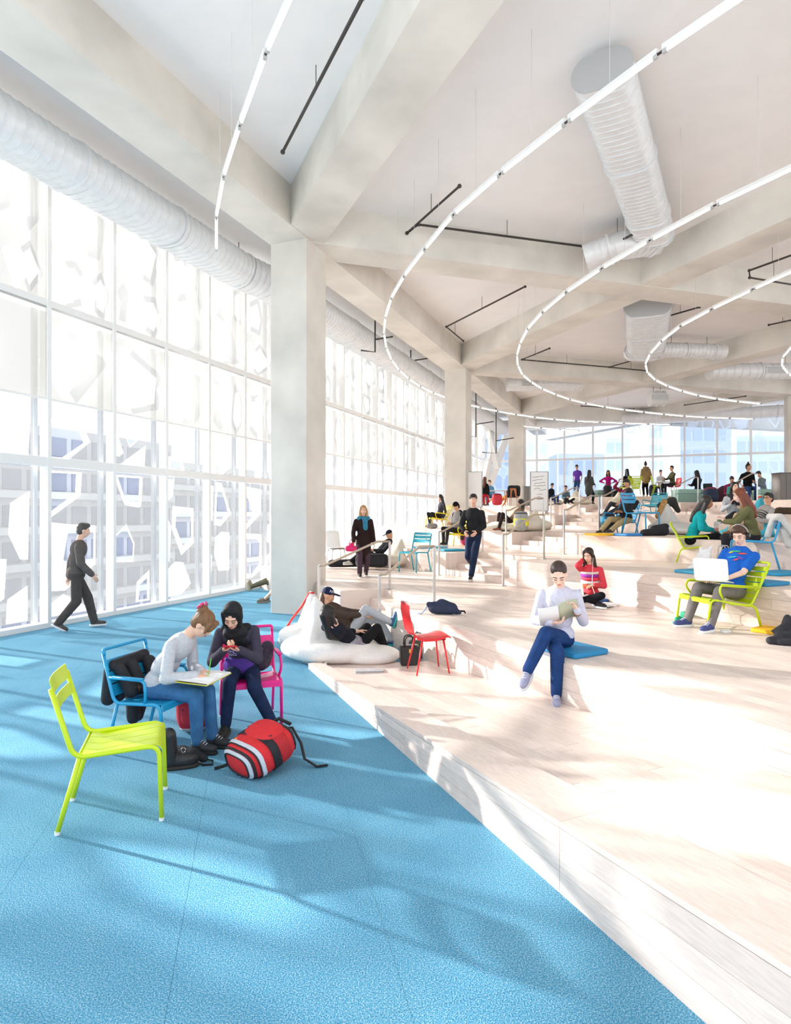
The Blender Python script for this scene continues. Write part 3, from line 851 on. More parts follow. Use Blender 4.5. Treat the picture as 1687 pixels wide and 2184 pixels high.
def slat_strip(prof, x0, x1, th=0.005, crown=0.0):
    """thin sheet across the chair, following the points of prof (y, z)"""
    mb = MB(); n = len(prof); nx = 5
    vs = []
    for s in (0, 1):
        for i, (y, z) in enumerate(prof):
            a = prof[max(i - 1, 0)]; b = prof[min(i + 1, n - 1)]
            d = Vector((b[0] - a[0], b[1] - a[1])).normalized(); nn = Vector((-d.y, d.x))
            for k in range(nx):
                f = k / (nx - 1); c = -crown * (1 - (2 * f - 1) ** 2)
                vs.append((x0 + (x1 - x0) * f, y + nn.x * (s * th + c), z + nn.y * (s * th + c)))
    N = n * nx; fs = []
    for i in range(n - 1):
        for k in range(nx - 1):
            a = i * nx + k
            fs.append((a, a + nx, a + nx + 1, a + 1)); fs.append((N + a, N + a + 1, N + a + nx + 1, N + a + nx))
    for i in range(n - 1):
        fs.append((i * nx, N + i * nx, N + (i + 1) * nx, (i + 1) * nx)); fs.append((i * nx + nx - 1, (i + 1) * nx + nx - 1, N + (i + 1) * nx + nx - 1, N + i * nx + nx - 1))
    for k in range(nx - 1):
        fs.append((k, k + 1, N + k + 1, N + k)); e = (n - 1) * nx + k; fs.append((e, N + e, N + e + 1, e + 1))
    return mb.add(vs, fs)

def garden_chair(m, loc, rz, label, kind='side', scale=1.0, group=None, feet=True):
    """tube-framed slatted garden chair, facing local +y"""
    r_ = empty('lounge_chair' if kind == 'lounge' else 'armchair' if kind == 'arm' else 'garden_chair', loc, rz, label, 'chair', group, scale=scale)
    R_ = 0.0145; tr = 0.0145
    if kind == 'lounge':
        w = 0.29; zf = 0.37; zr = 0.28; yf = 0.30; yr = -0.20; bt = (-0.44, 0.78); lf = (0.36, 0); lr = (-0.34, 0)
    else:
        w = 0.225 if kind == 'side' else 0.255; zf = 0.455; zr = 0.43; yf = 0.235; yr = -0.215; bt = (-0.335, 0.87); lf = (0.262, 0); lr = (-0.30, 0)
    dback = (bt[0] - yr, bt[1] - zr)
    for s in (-1, 1):
        x = s * w
        # front leg and seat rail up to the back post: one bent tube
        fr = bend_path([(x, lf[0], 0.012), (x, yf + 0.012, zf), (x, yr, zr), (x, bt[0], bt[1] - 0.03)], 0.07, 6)
        o = MB().tube(fr, R_, 10).build('side_frame', m, r_, True)
        o = MB().tube([(x, yr + 0.03, zr - 0.002), (x, lr[0] + 0.0, 0.012)] if kind != 'lounge' else bend_path([(x, yr + 0.28, zr + 0.04), (x, yr - 0.06, zr + 0.0), (x, lr[0], 0.012)], 0.06), R_, 10).build('leg', m, r_, True)
        for yy in (lf[0], lr[0]):
            MB().lathe([(R_ * 1.08, 0), (R_ * 1.1, 0.02)], (x, yy, 0), 10).build('foot_cap', P_foot, r_)
        if kind in ('arm', 'lounge'):
            az = 0.645 if kind == 'arm' else 0.53
            ay = 0.10 if kind == 'arm' else 0.20
            xo = s * (w + 0.015)
            by = yr + dback[0] * (az - 0.0 - zr) / dback[1]
            pa = bend_path([(x, yf - 0.14, zf - 0.005), (xo + s * 0.01, ay + 0.02, zf + 0.09), (xo, ay, az), (xo, by + 0.02, az + (0.0 if kind == 'arm' else -0.04))], 0.06, 5)
            o = MB().tube(pa, 0.013, 8).build('arm_tube', m, r_, True)
            MB().tube([(xo, ay - 0.015, az + 0.012), (xo, by + 0.06, az + (0.012 if kind == 'arm' else -0.022))], 0.024, 8, flat=(1, 0.35) ).build('arm_pad', m, o, True)
    # seat slats run front to back of the profile, each a crosswise sheet
    L_ = []
    ns = 4 if kind == 'side' else 6 if kind == 'lounge' else 4
    if kind == 'side':
        # four broad slats side by side, curved along the seat
        prof = [(yf + 0.03, zf - 0.028), (yf + 0.018, zf - 0.006), (yf - 0.01, zf + 0.006), (0.05, zf - 0.012), (-0.10, zr - 0.004), (yr + 0.035, zr + 0.01)]
        gap = 0.008; ww = (2 * w - 0.02 - gap * 3) / 4
        for i in range(4):
            x0 = -w + 0.01 + i * (ww + gap)
            slat_strip(prof, x0, x0 + ww).build('seat_slat', m, r_, 40)
    else:
        y = yf + 0.01; n = 8 if kind == 'lounge' else 6
        tot = (yf + 0.01) - (yr + 0.02); sw = tot / n
        for i in range(n):
            ya = y - i * sw; yb = ya - sw + 0.008
            za = zr + (zf - zr) * (ya - yr) / (yf - yr); zb = zr + (zf - zr) * (yb - yr) / (yf - yr)
            slat_strip([(yb, zb), ((ya + yb) / 2, (za + zb) / 2), (ya, za)], -w + 0.004, w - 0.004, crown=0.02).build('seat_slat', m, r_, 40)
        slat_strip([(yf + 0.034, zf - 0.055), (yf + 0.03, zf - 0.01), (yf + 0.012, zf)], -w + 0.004, w - 0.004).build('front_slat', m, r_, 40)
    # back slats
    bl = math.hypot(*dback)
    if kind == 'side':
        sl = ((0.50, 0.66), (0.70, 0.84), (0.88, 1.0))
        if feet == 'head': sl = ((0.62, 0.78), (0.84, 1.04))
    elif kind == 'arm':
        sl = ((0.12, 0.33), (0.36, 0.57), (0.60, 0.80))
    else:
        sl = tuple((0.06 + i * 0.125, 0.06 + i * 0.125 + 0.10) for i in range(7))
    for a, b in sl:
        pr = [(yr + dback[0] * f, zr + dback[1] * f) for f in (a, (a + b) / 2, b)]
        slat_strip(pr, -w + 0.004, w - 0.004, crown=-0.025).build('back_slat', m, r_, 40)
    if kind in ('arm', 'lounge'):
        MB().tube(bend_path([(-w, bt[0] + 0.012, bt[1] - 0.05), (-w, bt[0], bt[1]), (w, bt[0], bt[1]), (w, bt[0] + 0.012, bt[1] - 0.05)], 0.05, 6), R_, 10).build('top_rail', m, r_, True)
    MB().tube([(-w, yf - 0.02, zf - 0.02), (w, yf - 0.02, zf - 0.02)], 0.009, 8).build('cross_tube', m, r_, True)
    MB().tube([(-w, yr + 0.02, zr - 0.004), (w, yr + 0.02, zr - 0.004)], 0.009, 8).build('cross_tube', m, r_, True)
    return r_
def hd(dx, dy): return math.atan2(dy, dx) - math.pi / 2     # rotation that turns local +y to (dx, dy)

# near group on the carpet
lime = garden_chair(P_lime, ((W(152, 1778) + W(357, 1747) + W(341, 1689) + W(158, 1702)) / 4), hd(0.95, 0.30), 'empty lime green slatted chair standing alone nearest the camera', 'side', 1.09, feet='head')
BLUE_C = W(415, 1545); BLUE_H = hd(0.93, -0.36)
blue_arm = garden_chair(P_blue, (-2.07, 5.40, 0), hd(0.95, -0.31), 'blue metal armchair with a black coat hung over its back', 'arm', 1.0)
pink_arm = garden_chair(P_pink, (-1.40, 6.02, 0), hd(0.34, -0.94), 'bright pink metal armchair under the person in a black headscarf', 'arm', 1.0)

# red shell chair on the ramp
def shell_chair(loc, rz, m, leg_m, label, scale=1.0, name='shell_chair'):
    r_ = empty(name, loc, rz, label, 'chair', scale=scale)
    prof = [(0.235, 0.432), (0.225, 0.448), (0.18, 0.455), (0.05, 0.440), (-0.10, 0.437), (-0.17, 0.455), (-0.21, 0.51), (-0.235, 0.62), (-0.262, 0.75), (-0.285, 0.835), (-0.30, 0.85)]
    wid = [0.19, 0.205, 0.215, 0.22, 0.215, 0.205, 0.195, 0.195, 0.19, 0.175, 0.15]
    nx = 9; th = 0.012; vs = []; n = len(prof)
    for s in (0, 1):
        for i, (y, z) in enumerate(prof):
            a = prof[max(i - 1, 0)]; b = prof[min(i + 1, n - 1)]
            d = Vector((b[0] - a[0], b[1] - a[1])).normalized(); nn = Vector((d.y, -d.x))
            for k in range(nx):
                f = 2 * k / (nx - 1) - 1; c = -0.03 * f * f * (1 if 2 < i < 9 else 0.3)
                vs.append((wid[i] * f, y + nn.x * (c + s * th), z + nn.y * (c + s * th)))
    N = n * nx; fs = []
    for i in range(n - 1):
        for k in range(nx - 1):
            a = i * nx + k
            fs += [(a, a + 1, a + nx + 1, a + nx), (N + a, N + a + nx, N + a + nx + 1, N + a + 1)]
        fs += [(i * nx, (i + 1) * nx, N + (i + 1) * nx, N + i * nx), (i * nx + nx - 1, N + i * nx + nx - 1, N + (i + 1) * nx + nx - 1, (i + 1) * nx + nx - 1)]
    for k in range(nx - 1):
        fs += [(k, N + k, N + k + 1, k + 1)]; e = (n - 1) * nx + k; fs += [(e, e + 1, N + e + 1, N + e)]
    MB().add(vs, fs).build('shell', m, r_, True)
    MB().box((0, 0.03, 0.415), (0.30, 0.30, 0.025)).build('seat_plate', mat('#4a3f38', 0.6), r_)
    for sx in (-1, 1):
        for sy, y0, y1 in ((1, 0.15, 0.21), (-1, -0.11, -0.20)):
            MB().tube([(sx * 0.15, y0, 0.425), (sx * 0.205, y1, 0.0)], [0.012, 0.009], 10).build('leg', leg_m, r_, True)
    return r_
P_red = paint('#e8262c')
def onramp(px, py):
    t = 6.0
    for _ in range(6):
        p = W(px, py, ramp_z(t)); t = p.dot(RV)
    return Vector((p.x, p.y, ramp_z(t)))
shell_chair(onramp(912, 1432), hd(0.97, 0.25), P_red, P_red, 'red plastic shell chair standing empty on the wooden ramp', 1.0)

# thin seat cushions
def seat_pad(px, py, Z, size, rz, hexc, label, th=0.05, loc=None):
    c = loc if loc else W(px, py, Z)
    o = MB().ell((0, 0, th / 2), (size[0] / 2, size[1] / 2, th / 2), seg=32, rings=8, e=0.25, e2=0.16).build('seat_cushion', mat(hexc, 0.6, 0, 0.04, 60), None, 50)
    o.location = c; o.rotation_euler = (0, 0, rz)
    return tag(o, label, 'cushion', 'thin foam seat cushions on the terraces')
Z2, Z3, Z4, Z5, Z6, Z7 = (TZ[k] for k in (2, 3, 4, 5, 6, 7))
seat_pad(1215, 1398, Z2, (0.50, 0.60), TANG + R(6), '#1b86b8', 'blue seat cushion under the reader on the terrace edge', 0.055, W(1216, 1389, Z2))
seat_pad(1268, 1281, Z2, (0.56, 0.50), TANG, '#24548f', 'navy seat cushion under the person in a striped sweater')
seat_pad(1484, 1222, Z3, (0.5, 0.42), TANG, '#2a93b8', 'teal blue cushion left of the white laptop')
seat_pad(1665, 1225, Z3, (0.7, 0.42), TANG, '#2393be', 'blue cushion at the right edge below the blue chair')
seat_pad(1632, 1247, Z3, (0.5, 0.36), TANG, '#2286b4', 'blue cushion behind the shoulder of the person with headphones')
seat_pad(1655, 1349, Z2, (0.42, 0.42), TANG + 0.2, '#f2b90a', 'yellow cushion at the right edge under a black jacket')
seat_pad(1284, 1142, Z4, (0.62, 0.5), TANG, '#f0b90e', 'yellow cushion at the feet of the man in khaki trousers')
seat_pad(1345, 1143, Z4, (0.72, 0.5), TANG, '#2f86cf', 'blue cushion beside the yellow one on the third terrace', loc=W(1345, 1142.5, Z4))
seat_pad(963, 1175, Z3, (0.62, 0.5), TANG, '#2193b0', 'teal cushion on the second terrace left of the walking man')
seat_pad(918, 1169, Z3, (0.9, 0.4), TANG, '#6db7d6', 'pale blue cushion behind the teal chair back')
seat_pad(1028, 1158, Z3, (0.75, 0.4), TANG, '#3f7fc0', 'blue cushion right of the walking man')
def lvl_(px, k, d): return Vector(((px - CX) * d / FPX, d, TZ[k]))
seat_pad(1160, 1062, Z7, (0.7, 0.5), 0.2, '#e04b3c', 'red cushion lying by the purple shirt', loc=lvl_(1243, 7, 32.4))

# the other chairs on the terraces
def lvl_(px, k, d): return Vector(((px - CX) * d / FPX, d, TZ[k]))
garden_chair(P_teal, W(884, 1221, Z2), hd(-0.55, -0.75), 'empty teal slatted chair on the first terrace by the walking woman', 'side', 1.12)
garden_chair(P_yel, W(975, 1163, Z3), hd(-0.8, -0.5), 'yellow armchair of the woman in a black beanie', 'lounge', 1.0)
garden_chair(P_yel, W(934, 1126, Z4), hd(-0.95, -0.3), 'yellow chair half hidden behind the second column', 'lounge', 1.0)
garden_chair(P_lime, (4.04, 7.80, Z2), hd(-0.98, -0.16), 'lime green low armchair of the person with headphones', 'lounge', 1.04)
garden_chair(P_lime, W(1484, 1201, Z3), hd(0.90, -0.42), 'lime green low armchair of the woman in a turquoise jacket', 'lounge', 0.97)
garden_chair(P_sky, W(1606, 1215, Z3), hd(-0.97, 0.22), 'blue slatted chair with a grey coat over its back', 'side', 1.05)
garden_chair(P_sky, W(1368, 1140, Z4), hd(0.55, -0.83), 'blue slatted chair with white papers on its seat', 'side', 1.12)
garden_chair(P_sky, W(1322, 1138, Z4), hd(-0.80, -0.60), 'blue low armchair of the man in khaki trousers', 'lounge', 0.95)
garden_chair(P_teal, lvl_(1394, 5, 19.0), hd(-0.80, -0.60), 'empty blue low armchair behind the man in khaki trousers', 'lounge', 0.85)
garden_chair(P_lime, W(1344, 1057.0, Z7), hd(-0.1, 1), 'lime green chair seen from behind under long black hair', 'lounge', 1.1)
garden_chair(P_lime, lvl_(1406, 7, 30.0), hd(0.9, -0.25), 'lime green side chair beside the tan coat', 'side', 1.12)
shell_chair(W(717, 1205, Z2), hd(0.45, -0.9), mat('#f1f0ee', 0.4), M_steel, 'white shell chair by the left windows', 1.12)
shell_chair(lvl_(1437, 7, 29.3), hd(-0.95, -0.3), P_red, P_red, 'red shell chair of the man with a hair bun', 1.0)
# ------------------------------------------------------------------ people
def V3(*a): return Vector(a)
def rx(d): return Matrix.Rotation(R(d), 3, 'X')
def ry(d): return Matrix.Rotation(R(d), 3, 'Y')
def rz_(d): return Matrix.Rotation(R(d), 3, 'Z')
def ik(a, c, l1, l2, pole):
    """middle joint of a two-bone limb from a to c, bent toward pole"""
    d = c - a; L_ = d.length
    if L_ > (l1 + l2) * 0.995: c = a + d * ((l1 + l2) * 0.995 / L_); d = c - a; L_ = d.length
    u = d / L_
    x = (l1 * l1 - l2 * l2 + L_ * L_) / (2 * L_)
    h = math.sqrt(max(l1 * l1 - x * x, 1e-6))
    p = Vector(pole); p = p - u * p.dot(u)
    if p.length < 1e-4: p = Vector((0, 1, 0))
    return a + u * x + p.normalized() * h, c
SKIN = {'pale': '#f0c8b4', 'fair': '#e9b99f', 'tan': '#d19d7c', 'brown': '#a87350', 'dark': '#7d5238'}
def cloth(h, bump=0.25): return mat(h, 0.85, 0, 0.10, 14, bump, 22, key=('cloth', h), spec=0.2)
def knit(h): return mat(h, 0.9, 0, 0.07, 40, 0.35, 60, key=('knit', h), spec=0.15)
def denim(h): return mat(h, 0.85, 0, 0.22, 9, 0.2, 90, key=('denim', h), spec=0.2)
def hairm(h): return mat(h, 0.45, 0, 0.25, 30, 0.3, 60, key=('hair', h), stretch=(1, 1, 0.2))

def do_hand(body, ext, wr, fd, pn, side, curl, thick=1.0):
    fd = fd.normalized(); pn = (pn - fd * pn.dot(fd)).normalized(); ac = pn.cross(fd) * side      # ac points away from the thumb
    M = Matrix((ac, pn, fd)).transposed()
    body.ell(wr + fd * 0.045, (0.036, 0.016, 0.055), M, 10, 8)
    for i in range(4):
        b = wr + fd * 0.082 + ac * (-0.026 + 0.0175 * i)
        ln = (0.038, 0.043, 0.040, 0.031)[i]
        d = fd.copy(); p = b; r0 = 0.0088 * thick
        for k in range(3):
            d = (Quaternion(ac * side, R(curl * (0.7 if k == 0 else 1.0)) * 1.0) @ d) if False else (Matrix.Rotation(R(curl * (0.6 if k == 0 else 1.0)), 3, fd.cross(pn)) @ d)
            q = p + d * ln * (1, 0.75, 0.6)[k]
            ext.cap(p, r0, q, r0 * 0.9, 7); p = q; r0 *= 0.9
    tb = wr + fd * 0.028 - ac * 0.028 + pn * 0.004
    td = (fd * 0.62 - ac * 0.6 + pn * 0.35).normalized()
    ext.cap(tb, 0.0125 * thick, tb + td * 0.036, 0.0105 * thick, 7)
    td2 = (td + fd * 0.5 + pn * 0.15).normalized(); ext.cap(tb + td * 0.036, 0.0105 * thick, tb + td * 0.036 + td2 * 0.03, 0.008 * thick, 7)

def person(label, loc, rz, s=1.0, hip=(0, 0, 0.93), lean=0, side=0, twist=0, head=(5, 0, 0), lh=None, rh=None, lf=None, rf=None,
           le=None, re=None, lk=None, rk=None, lfd=None, rfd=None, lhd=None, rhd=None, lpn=None, rpn=None, curl=22, rcurl=None,
           top='#777777', topm=None, sleeve=1.0, pants='#222222', pantm=None, shorts=1.0, shoe='#222222', sole='#e8e8e6', skin='fair',
           hair='short', hairc='#1c1512', build=1.0, loose=1.0, coat=0.0, coatm=None, dist=None, neck=0.0, boots=False, hood=False, face=True, pose_name=None, noshoe=False, scoop=0.0):
    root = empty('person', loc, rz, label, 'person', scale=s)
    d_ = dist or max(3.0, root.location.y)
    vox = min(0.034, max(0.0075, d_ * 0.0013)) / s
    sk = mat(SKIN[skin], 0.55, 0, 0.05, 18, key=('skin', skin))
    H = Vector(hip)
    def up(a): return ry(side) @ rx(-a)
    waist = H + up(lean * 0.6) @ V3(0, 0, 0.20)
    chest = waist + up(lean) @ V3(0, 0, 0.17)
    Tt = up(lean * 1.2) @ rz_(-twist)
    neckb = chest + Tt @ V3(0, -0.01, 0.165)
    shw = 0.165 * (0.5 + 0.5 * build)
    sh = {-1: neckb + Tt @ V3(-shw, 0, -0.075), 1: neckb + Tt @ V3(shw, 0, -0.075)}
    Rh = rz_(-head[1]) @ rx(-head[0]) @ ry(head[2] if len(head) > 2 else 0)
    hc = neckb + up(lean * 0.8 + head[0] * 0.25) @ V3(0, 0.02, 0.095) + Rh @ V3(0, 0.022, 0.10)
    hj = {-1: H + V3(-0.085, 0, -0.02), 1: H + V3(0.085, 0, -0.02)}
    body = MB(); ext = MB()
    # head: skull, jaw, nose, ears
    body.ell(hc + Rh @ V3(0, -0.012, 0.02), (0.074, 0.092, 0.098), Rh)
    body.ell(hc + Rh @ V3(0, 0.022, -0.035), (0.058, 0.066, 0.085), Rh)
    body.ell(hc + Rh @ V3(0, 0.055, -0.088), (0.027, 0.024, 0.022), Rh, 10, 6)
    body.cap(hc + Rh @ V3(0, 0.082, 0.016), 0.010, hc + Rh @ V3(0, 0.100, -0.024), 0.0145, 8)
    for q in (-1, 1):
        body.ell(hc + Rh @ V3(q * 0.074, -0.005, -0.01), (0.010, 0.022, 0.032), Rh, 8, 6)
        body.ell(hc + Rh @ V3(q * 0.036, 0.058, -0.025), (0.026, 0.026, 0.026), Rh, 8, 6)
    body.ell(hc + Rh @ V3(0, 0.070, 0.032), (0.052, 0.020, 0.014), Rh, 10, 6)
    body.ell(hc + Rh @ V3(0, 0.078, -0.058), (0.024, 0.014, 0.013), Rh, 8, 6)
    body.cap(neckb - Tt @ V3(0, 0, 0.03), 0.056, hc + Rh @ V3(0, -0.02, -0.055), 0.050)
    body.ell(chest + Tt @ V3(0, 0, 0.06), (0.13, 0.085, 0.13), Tt); body.ell(waist, (0.11, 0.085, 0.15), up(lean)); body.ell(H, (0.13, 0.10, 0.10))
    body.cap(sh[-1], 0.045, sh[1], 0.045)
    # the top
    tp = MB(); b_ = build
    tp.ell(chest + Tt @ V3(0, 0.005, 0.04), (0.158 * b_, 0.112 * b_, 0.17), Tt)
    tp.ell(waist + up(lean) @ V3(0, 0, 0.0), (0.138 * b_, 0.108 * b_, 0.17), up(lean))
    tp.ell(H + up(lean * 0.3) @ V3(0, 0, 0.04), (0.160 * b_, 0.128 * b_, 0.115), up(lean * 0.4))
    tp.cap(neckb + Tt @ V3(0, 0, -0.045 - scoop), 0.066, neckb + Tt @ V3(0, 0.004, -0.012 + neck - scoop * 1.6), 0.060 if neck == 0 else 0.066)
    for q in (-1, 1): tp.cap(neckb + Tt @ V3(q * (0.02 + scoop), -scoop * 0.5, -0.052 - scoop), 0.062, sh[q] + Tt @ V3(-q * 0.006, 0, 0.0), 0.054)
    for q, tgt, pole, hdv, pnv in ((-1, lh, le, lhd, lpn), (1, rh, re, rhd, rpn)):
        S = sh[q]
        T = Vector(tgt) if tgt is not None else S + up(lean * 0.3) @ V3(q * 0.05, 0.03, -0.50)
        E, T = ik(S, T, 0.28, 0.25, pole or (q * 0.35, -0.7, -0.7))
        body.cap(S, 0.042, E, 0.037); body.cap(E, 0.037, T, 0.026)
        fd = Vector(hdv) if hdv else (T - E).normalized() + V3(0, 0, -0.15)
        pn = Vector(pnv) if pnv else V3(-q * 0.8, 0.1, -0.5)
        do_hand(body, ext, T, fd, pn, q, rcurl if (q == 1 and rcurl is not None) else curl)
        lo = 0.006 * loose
        if sleeve > 0.5:
            tp.cap(S, 0.050 * b_ + lo * .5, E, 0.046 + lo); e2 = E + (T - E) * min(0.97, (sleeve - 0.5) * 2 * 0.97); tp.cap(E, 0.046 + lo, e2, 0.034 + lo)
        elif sleeve > 0: tp.cap(S, 0.056 * b_ + lo, S + (E - S) * min(1, sleeve * 1.6), 0.052 + lo)
    # legs
    pt = MB()
    pt.ell(H + V3(0, -0.005, -0.01), (0.158 * b_, 0.125 * b_, 0.115))
    shoes = []
    for q, tgt, pole, fdir in ((-1, lf, lk, lfd), (1, rf, rk, rfd)):
        J = hj[q]; T = Vector(tgt) if tgt is not None else V3(q * 0.09, 0.0, 0.085)
        K, T = ik(J, T, 0.43, 0.42, pole or (q * 0.08, 1, 0.35))
        body.cap(J, 0.07, K, 0.05); body.cap(K, 0.05, T, 0.036)
        lo = 0.008 * loose
        kk = T if shorts >= 1 else K + (T - K) * 0.1
        pt.cap(J, 0.083 * (0.6 + 0.4 * b_), K, 0.058 + lo); 
        if shorts >= 1: pt.cap(K, 0.058 + lo, T + (K - T) * 0.04, 0.041 + lo)
        fd = Vector(fdir).normalized() if fdir else V3(0, 1, 0)
        shoes.append((T, fd, q, K))
        if not noshoe: body.cap(T - V3(0, 0, 0.01), 0.028, T + fd * 0.05 - V3(0, 0, 0.04), 0.02)
    if coat > 0:
        z0 = H.z; cm = MB()
        tp.cap(H + V3(0, 0, 0.05), 0.16 * b_, H + V3(0, 0.0, -coat * 0.6), 0.175 * b_); tp.cap(H + V3(-0.05, 0, -coat * 0.5), 0.14, H + V3(-0.06, 0, -coat), 0.13); tp.cap(H + V3(0.05, 0, -coat * 0.5), 0.14, H + V3(0.06, 0, -coat), 0.13)
    bo = organic(body, 'body', sk, root, vox * (0.8 if d_ < 9 else 1), 3, ext)
    tpo = organic(tp, 'top', topm or cloth(top), root, vox, 4)
    organic(pt, 'trousers', pantm or cloth(pants), root, vox, 4)
    if not noshoe:
        for T, fd, q, K in shoes:
            u = Vector((0, 0, 1)); u = (u - fd * u.dot(fd)); 
            if u.length < 0.3: u = (K - T); u = u - fd * u.dot(fd)
            u.normalize(); x = fd.cross(u); M = Matrix((x, fd, u)).transposed()
            m_ = MB(); m_.ell(T + fd * 0.105 - u * 0.036, (0.043, 0.088, 0.036), M, 12, 8, 0.85); m_.ell(T - u * 0.02, (0.038, 0.062, 0.052), M, 12, 8, 0.85); m_.cap(T + fd * 0.04 - u * 0.012, 0.036, T + fd * 0.11 - u * 0.034, 0.030)
            if boots: m_.cap(T - u * 0.02, 0.050, T + (K - T) * 0.42, 0.056)
            so = organic(m_, 'shoe', mat(shoe, 0.6), root, max(0.006, vox * 0.6), 2)
            if d_ < 9:
                for i in range(4): MB().tube([T + M @ V3(-0.022, 0.045 + 0.022 * i, 0.018 - 0.010 * i), T + M @ V3(0, 0.05 + 0.022 * i, 0.030 - 0.012 * i), T + M @ V3(0.022, 0.045 + 0.022 * i, 0.018 - 0.010 * i)], 0.0035, 5).build('lace', mat('#d9d9e2' if shoe != '#25221f' else '#141414', 0.8), so)
            so2 = MB(); so2.ell(T + fd * 0.058 - u * 0.071, (0.046, 0.138, 0.017), M, 18, 6, 0.35, 0.8); so2.build('sole', mat(sole, 0.7), so, True)
    # face
    if face:
        dk = mat('#2a1c16', 0.5)
        for q in (-1, 1):
            if head[0] > 22:      # looking down: lowered lids show as a dark lash line
                MB().tube([hc + Rh @ V3(q * 0.016, 0.087, 0.006), hc + Rh @ V3(q * 0.031, 0.088, 0.001), hc + Rh @ V3(q * 0.047, 0.079, 0.006)], 0.0030, 6).build('eyelash', dk, bo, True)
            else:
                ey = MB().ell(hc + Rh @ V3(q * 0.032, 0.078, 0.008), (0.0135, 0.009, 0.0075), Rh, 10, 6).build('eye', mat('#f2ece6', 0.3), bo, True)
                MB().ell(hc + Rh @ V3(q * 0.032, 0.085, 0.008), (0.006, 0.004, 0.0065), Rh, 8, 6).build('iris', dk, bo, True)
            MB().tube([hc + Rh @ V3(q * 0.014, 0.089, 0.030), hc + Rh @ V3(q * 0.033, 0.088, 0.035), hc + Rh @ V3(q * 0.053, 0.074, 0.028)], 0.0034, 6).build('eyebrow', mat(hairc if hairc != '#b58a5a' else '#7a5433', 0.7), bo, True)
        MB().ell(hc + Rh @ V3(0, 0.090, -0.058), (0.021, 0.006, 0.0055), Rh, 10, 6).build('lips', mat('#b9605a', 0.5), bo, True)
    # hair
    hm = hairm(hairc); hb = MB()
    if hair in ('short', 'long', 'bun', 'pony', 'topbun', 'clip'):
        if hair in ('pony', 'topbun', 'bun'): hb.ell(hc + Rh @ V3(0, -0.029, 0.046), (0.083, 0.096, 0.088), Rh)
        else: hb.ell(hc + Rh @ V3(0, -0.026, 0.042), (0.086, 0.096, 0.092), Rh)
        hb.ell(hc + Rh @ V3(0, -0.045, -0.005), (0.080, 0.070, 0.085), Rh)
        if hair == 'short': hb.ell(hc + Rh @ V3(0.01, 0.055, 0.088), (0.062, 0.04, 0.028), Rh); hb.ell(hc + Rh @ V3(0, 0.03, 0.105), (0.066, 0.06, 0.03), Rh)
        if hair == 'long':
            for q in (-1, 1):
                hb.cap(hc + Rh @ V3(q * 0.055, 0.03, 0.075), 0.03, hc + Rh @ V3(q * 0.080, 0.005, -0.03), 0.026)
                hb.cap(hc + Rh @ V3(q * 0.078, -0.01, -0.02), 0.034, neckb + Tt @ V3(q * 0.085, 0.03, -0.06), 0.038)
                hb.cap(neckb + Tt @ V3(q * 0.085, 0.03, -0.06), 0.038, chest + Tt @ V3(q * 0.08, 0.075, 0.0), 0.022)
            hb.cap(hc + Rh @ V3(0, -0.06, -0.02), 0.070, neckb + Tt @ V3(0, -0.075, -0.08), 0.070); hb.cap(neckb + Tt @ V3(0, -0.08, -0.08), 0.070, chest + Tt @ V3(0, -0.10, -0.05), 0.035)
        if hair in ('bun', 'topbun'):
            hb.ell(hc + Rh @ (V3(0, -0.11, 0.06) if hair == 'bun' else V3(0, -0.03, 0.155)), (0.045, 0.042, 0.042), Rh)
        if hair == 'pony':
            hb.cap(hc + Rh @ V3(0, -0.105, 0.03), 0.03, hc + Rh @ V3(0.02, -0.135, -0.06), 0.034); hb.cap(hc + Rh @ V3(0.02, -0.135, -0.06), 0.034, hc + Rh @ V3(0.03, -0.10, -0.16), 0.016)
        if hair == 'clip':
            hb.ell(hc + Rh @ V3(0, -0.095, 0.075), (0.05, 0.05, 0.06), Rh); hb.cap(hc + Rh @ V3(0, -0.10, 0.10), 0.022, hc + Rh @ V3(0, -0.11, 0.155), 0.008)
            for q in (-1, 1): hb.cap(hc + Rh @ V3(q * 0.05, 0.05, 0.07), 0.022, hc + Rh @ V3(q * 0.068, 0.075, -0.01), 0.014)
            hb.cap(hc + Rh @ V3(-0.03, 0.07, 0.085), 0.026, hc + Rh @ V3(0.04, 0.088, 0.035), 0.02)
        organic(hb, 'hair', hm, root, max(vox * 0.9, 0.007), 2)
    elif hair in ('hijab', 'beanie', 'cap', 'hoodup'):
        if hair == 'hijab':
            hb.ell(hc + Rh @ V3(0, -0.03, 0.035), (0.094, 0.104, 0.104), Rh); hb.ell(hc + Rh @ V3(0, -0.05, -0.05), (0.088, 0.080, 0.10), Rh)
            for q in (-1, 1): hb.cap(hc + Rh @ V3(q * 0.072, 0.018, 0.05), 0.030, hc + Rh @ V3(q * 0.062, 0.026, -0.08), 0.034)
            hb.cap(hc + Rh @ V3(-0.045, 0.035, 0.10), 0.026, hc + Rh @ V3(0.045, 0.035, 0.10), 0.026)
            hb.ell(hc + Rh @ V3(0, 0.005, -0.14), (0.09, 0.075, 0.06), Rh); hb.ell(neckb + Tt @ V3(0, 0.06, -0.01), (0.125, 0.075, 0.085), Tt); hb.ell(chest + Tt @ V3(0.0, 0.095, 0.06), (0.105, 0.045, 0.12), Tt)
            hb.cap(neckb + Tt @ V3(-0.11, 0.0, -0.01), 0.04, neckb + Tt @ V3(0.11, 0.0, -0.01), 0.04)
            organic(hb, 'headscarf', mat(hairc, 0.75, 0, 0.08, 20, 0.35, 18, key=('scarf', hairc)), root, max(vox * 0.9, 0.007), 3)
        elif hair == 'beanie':
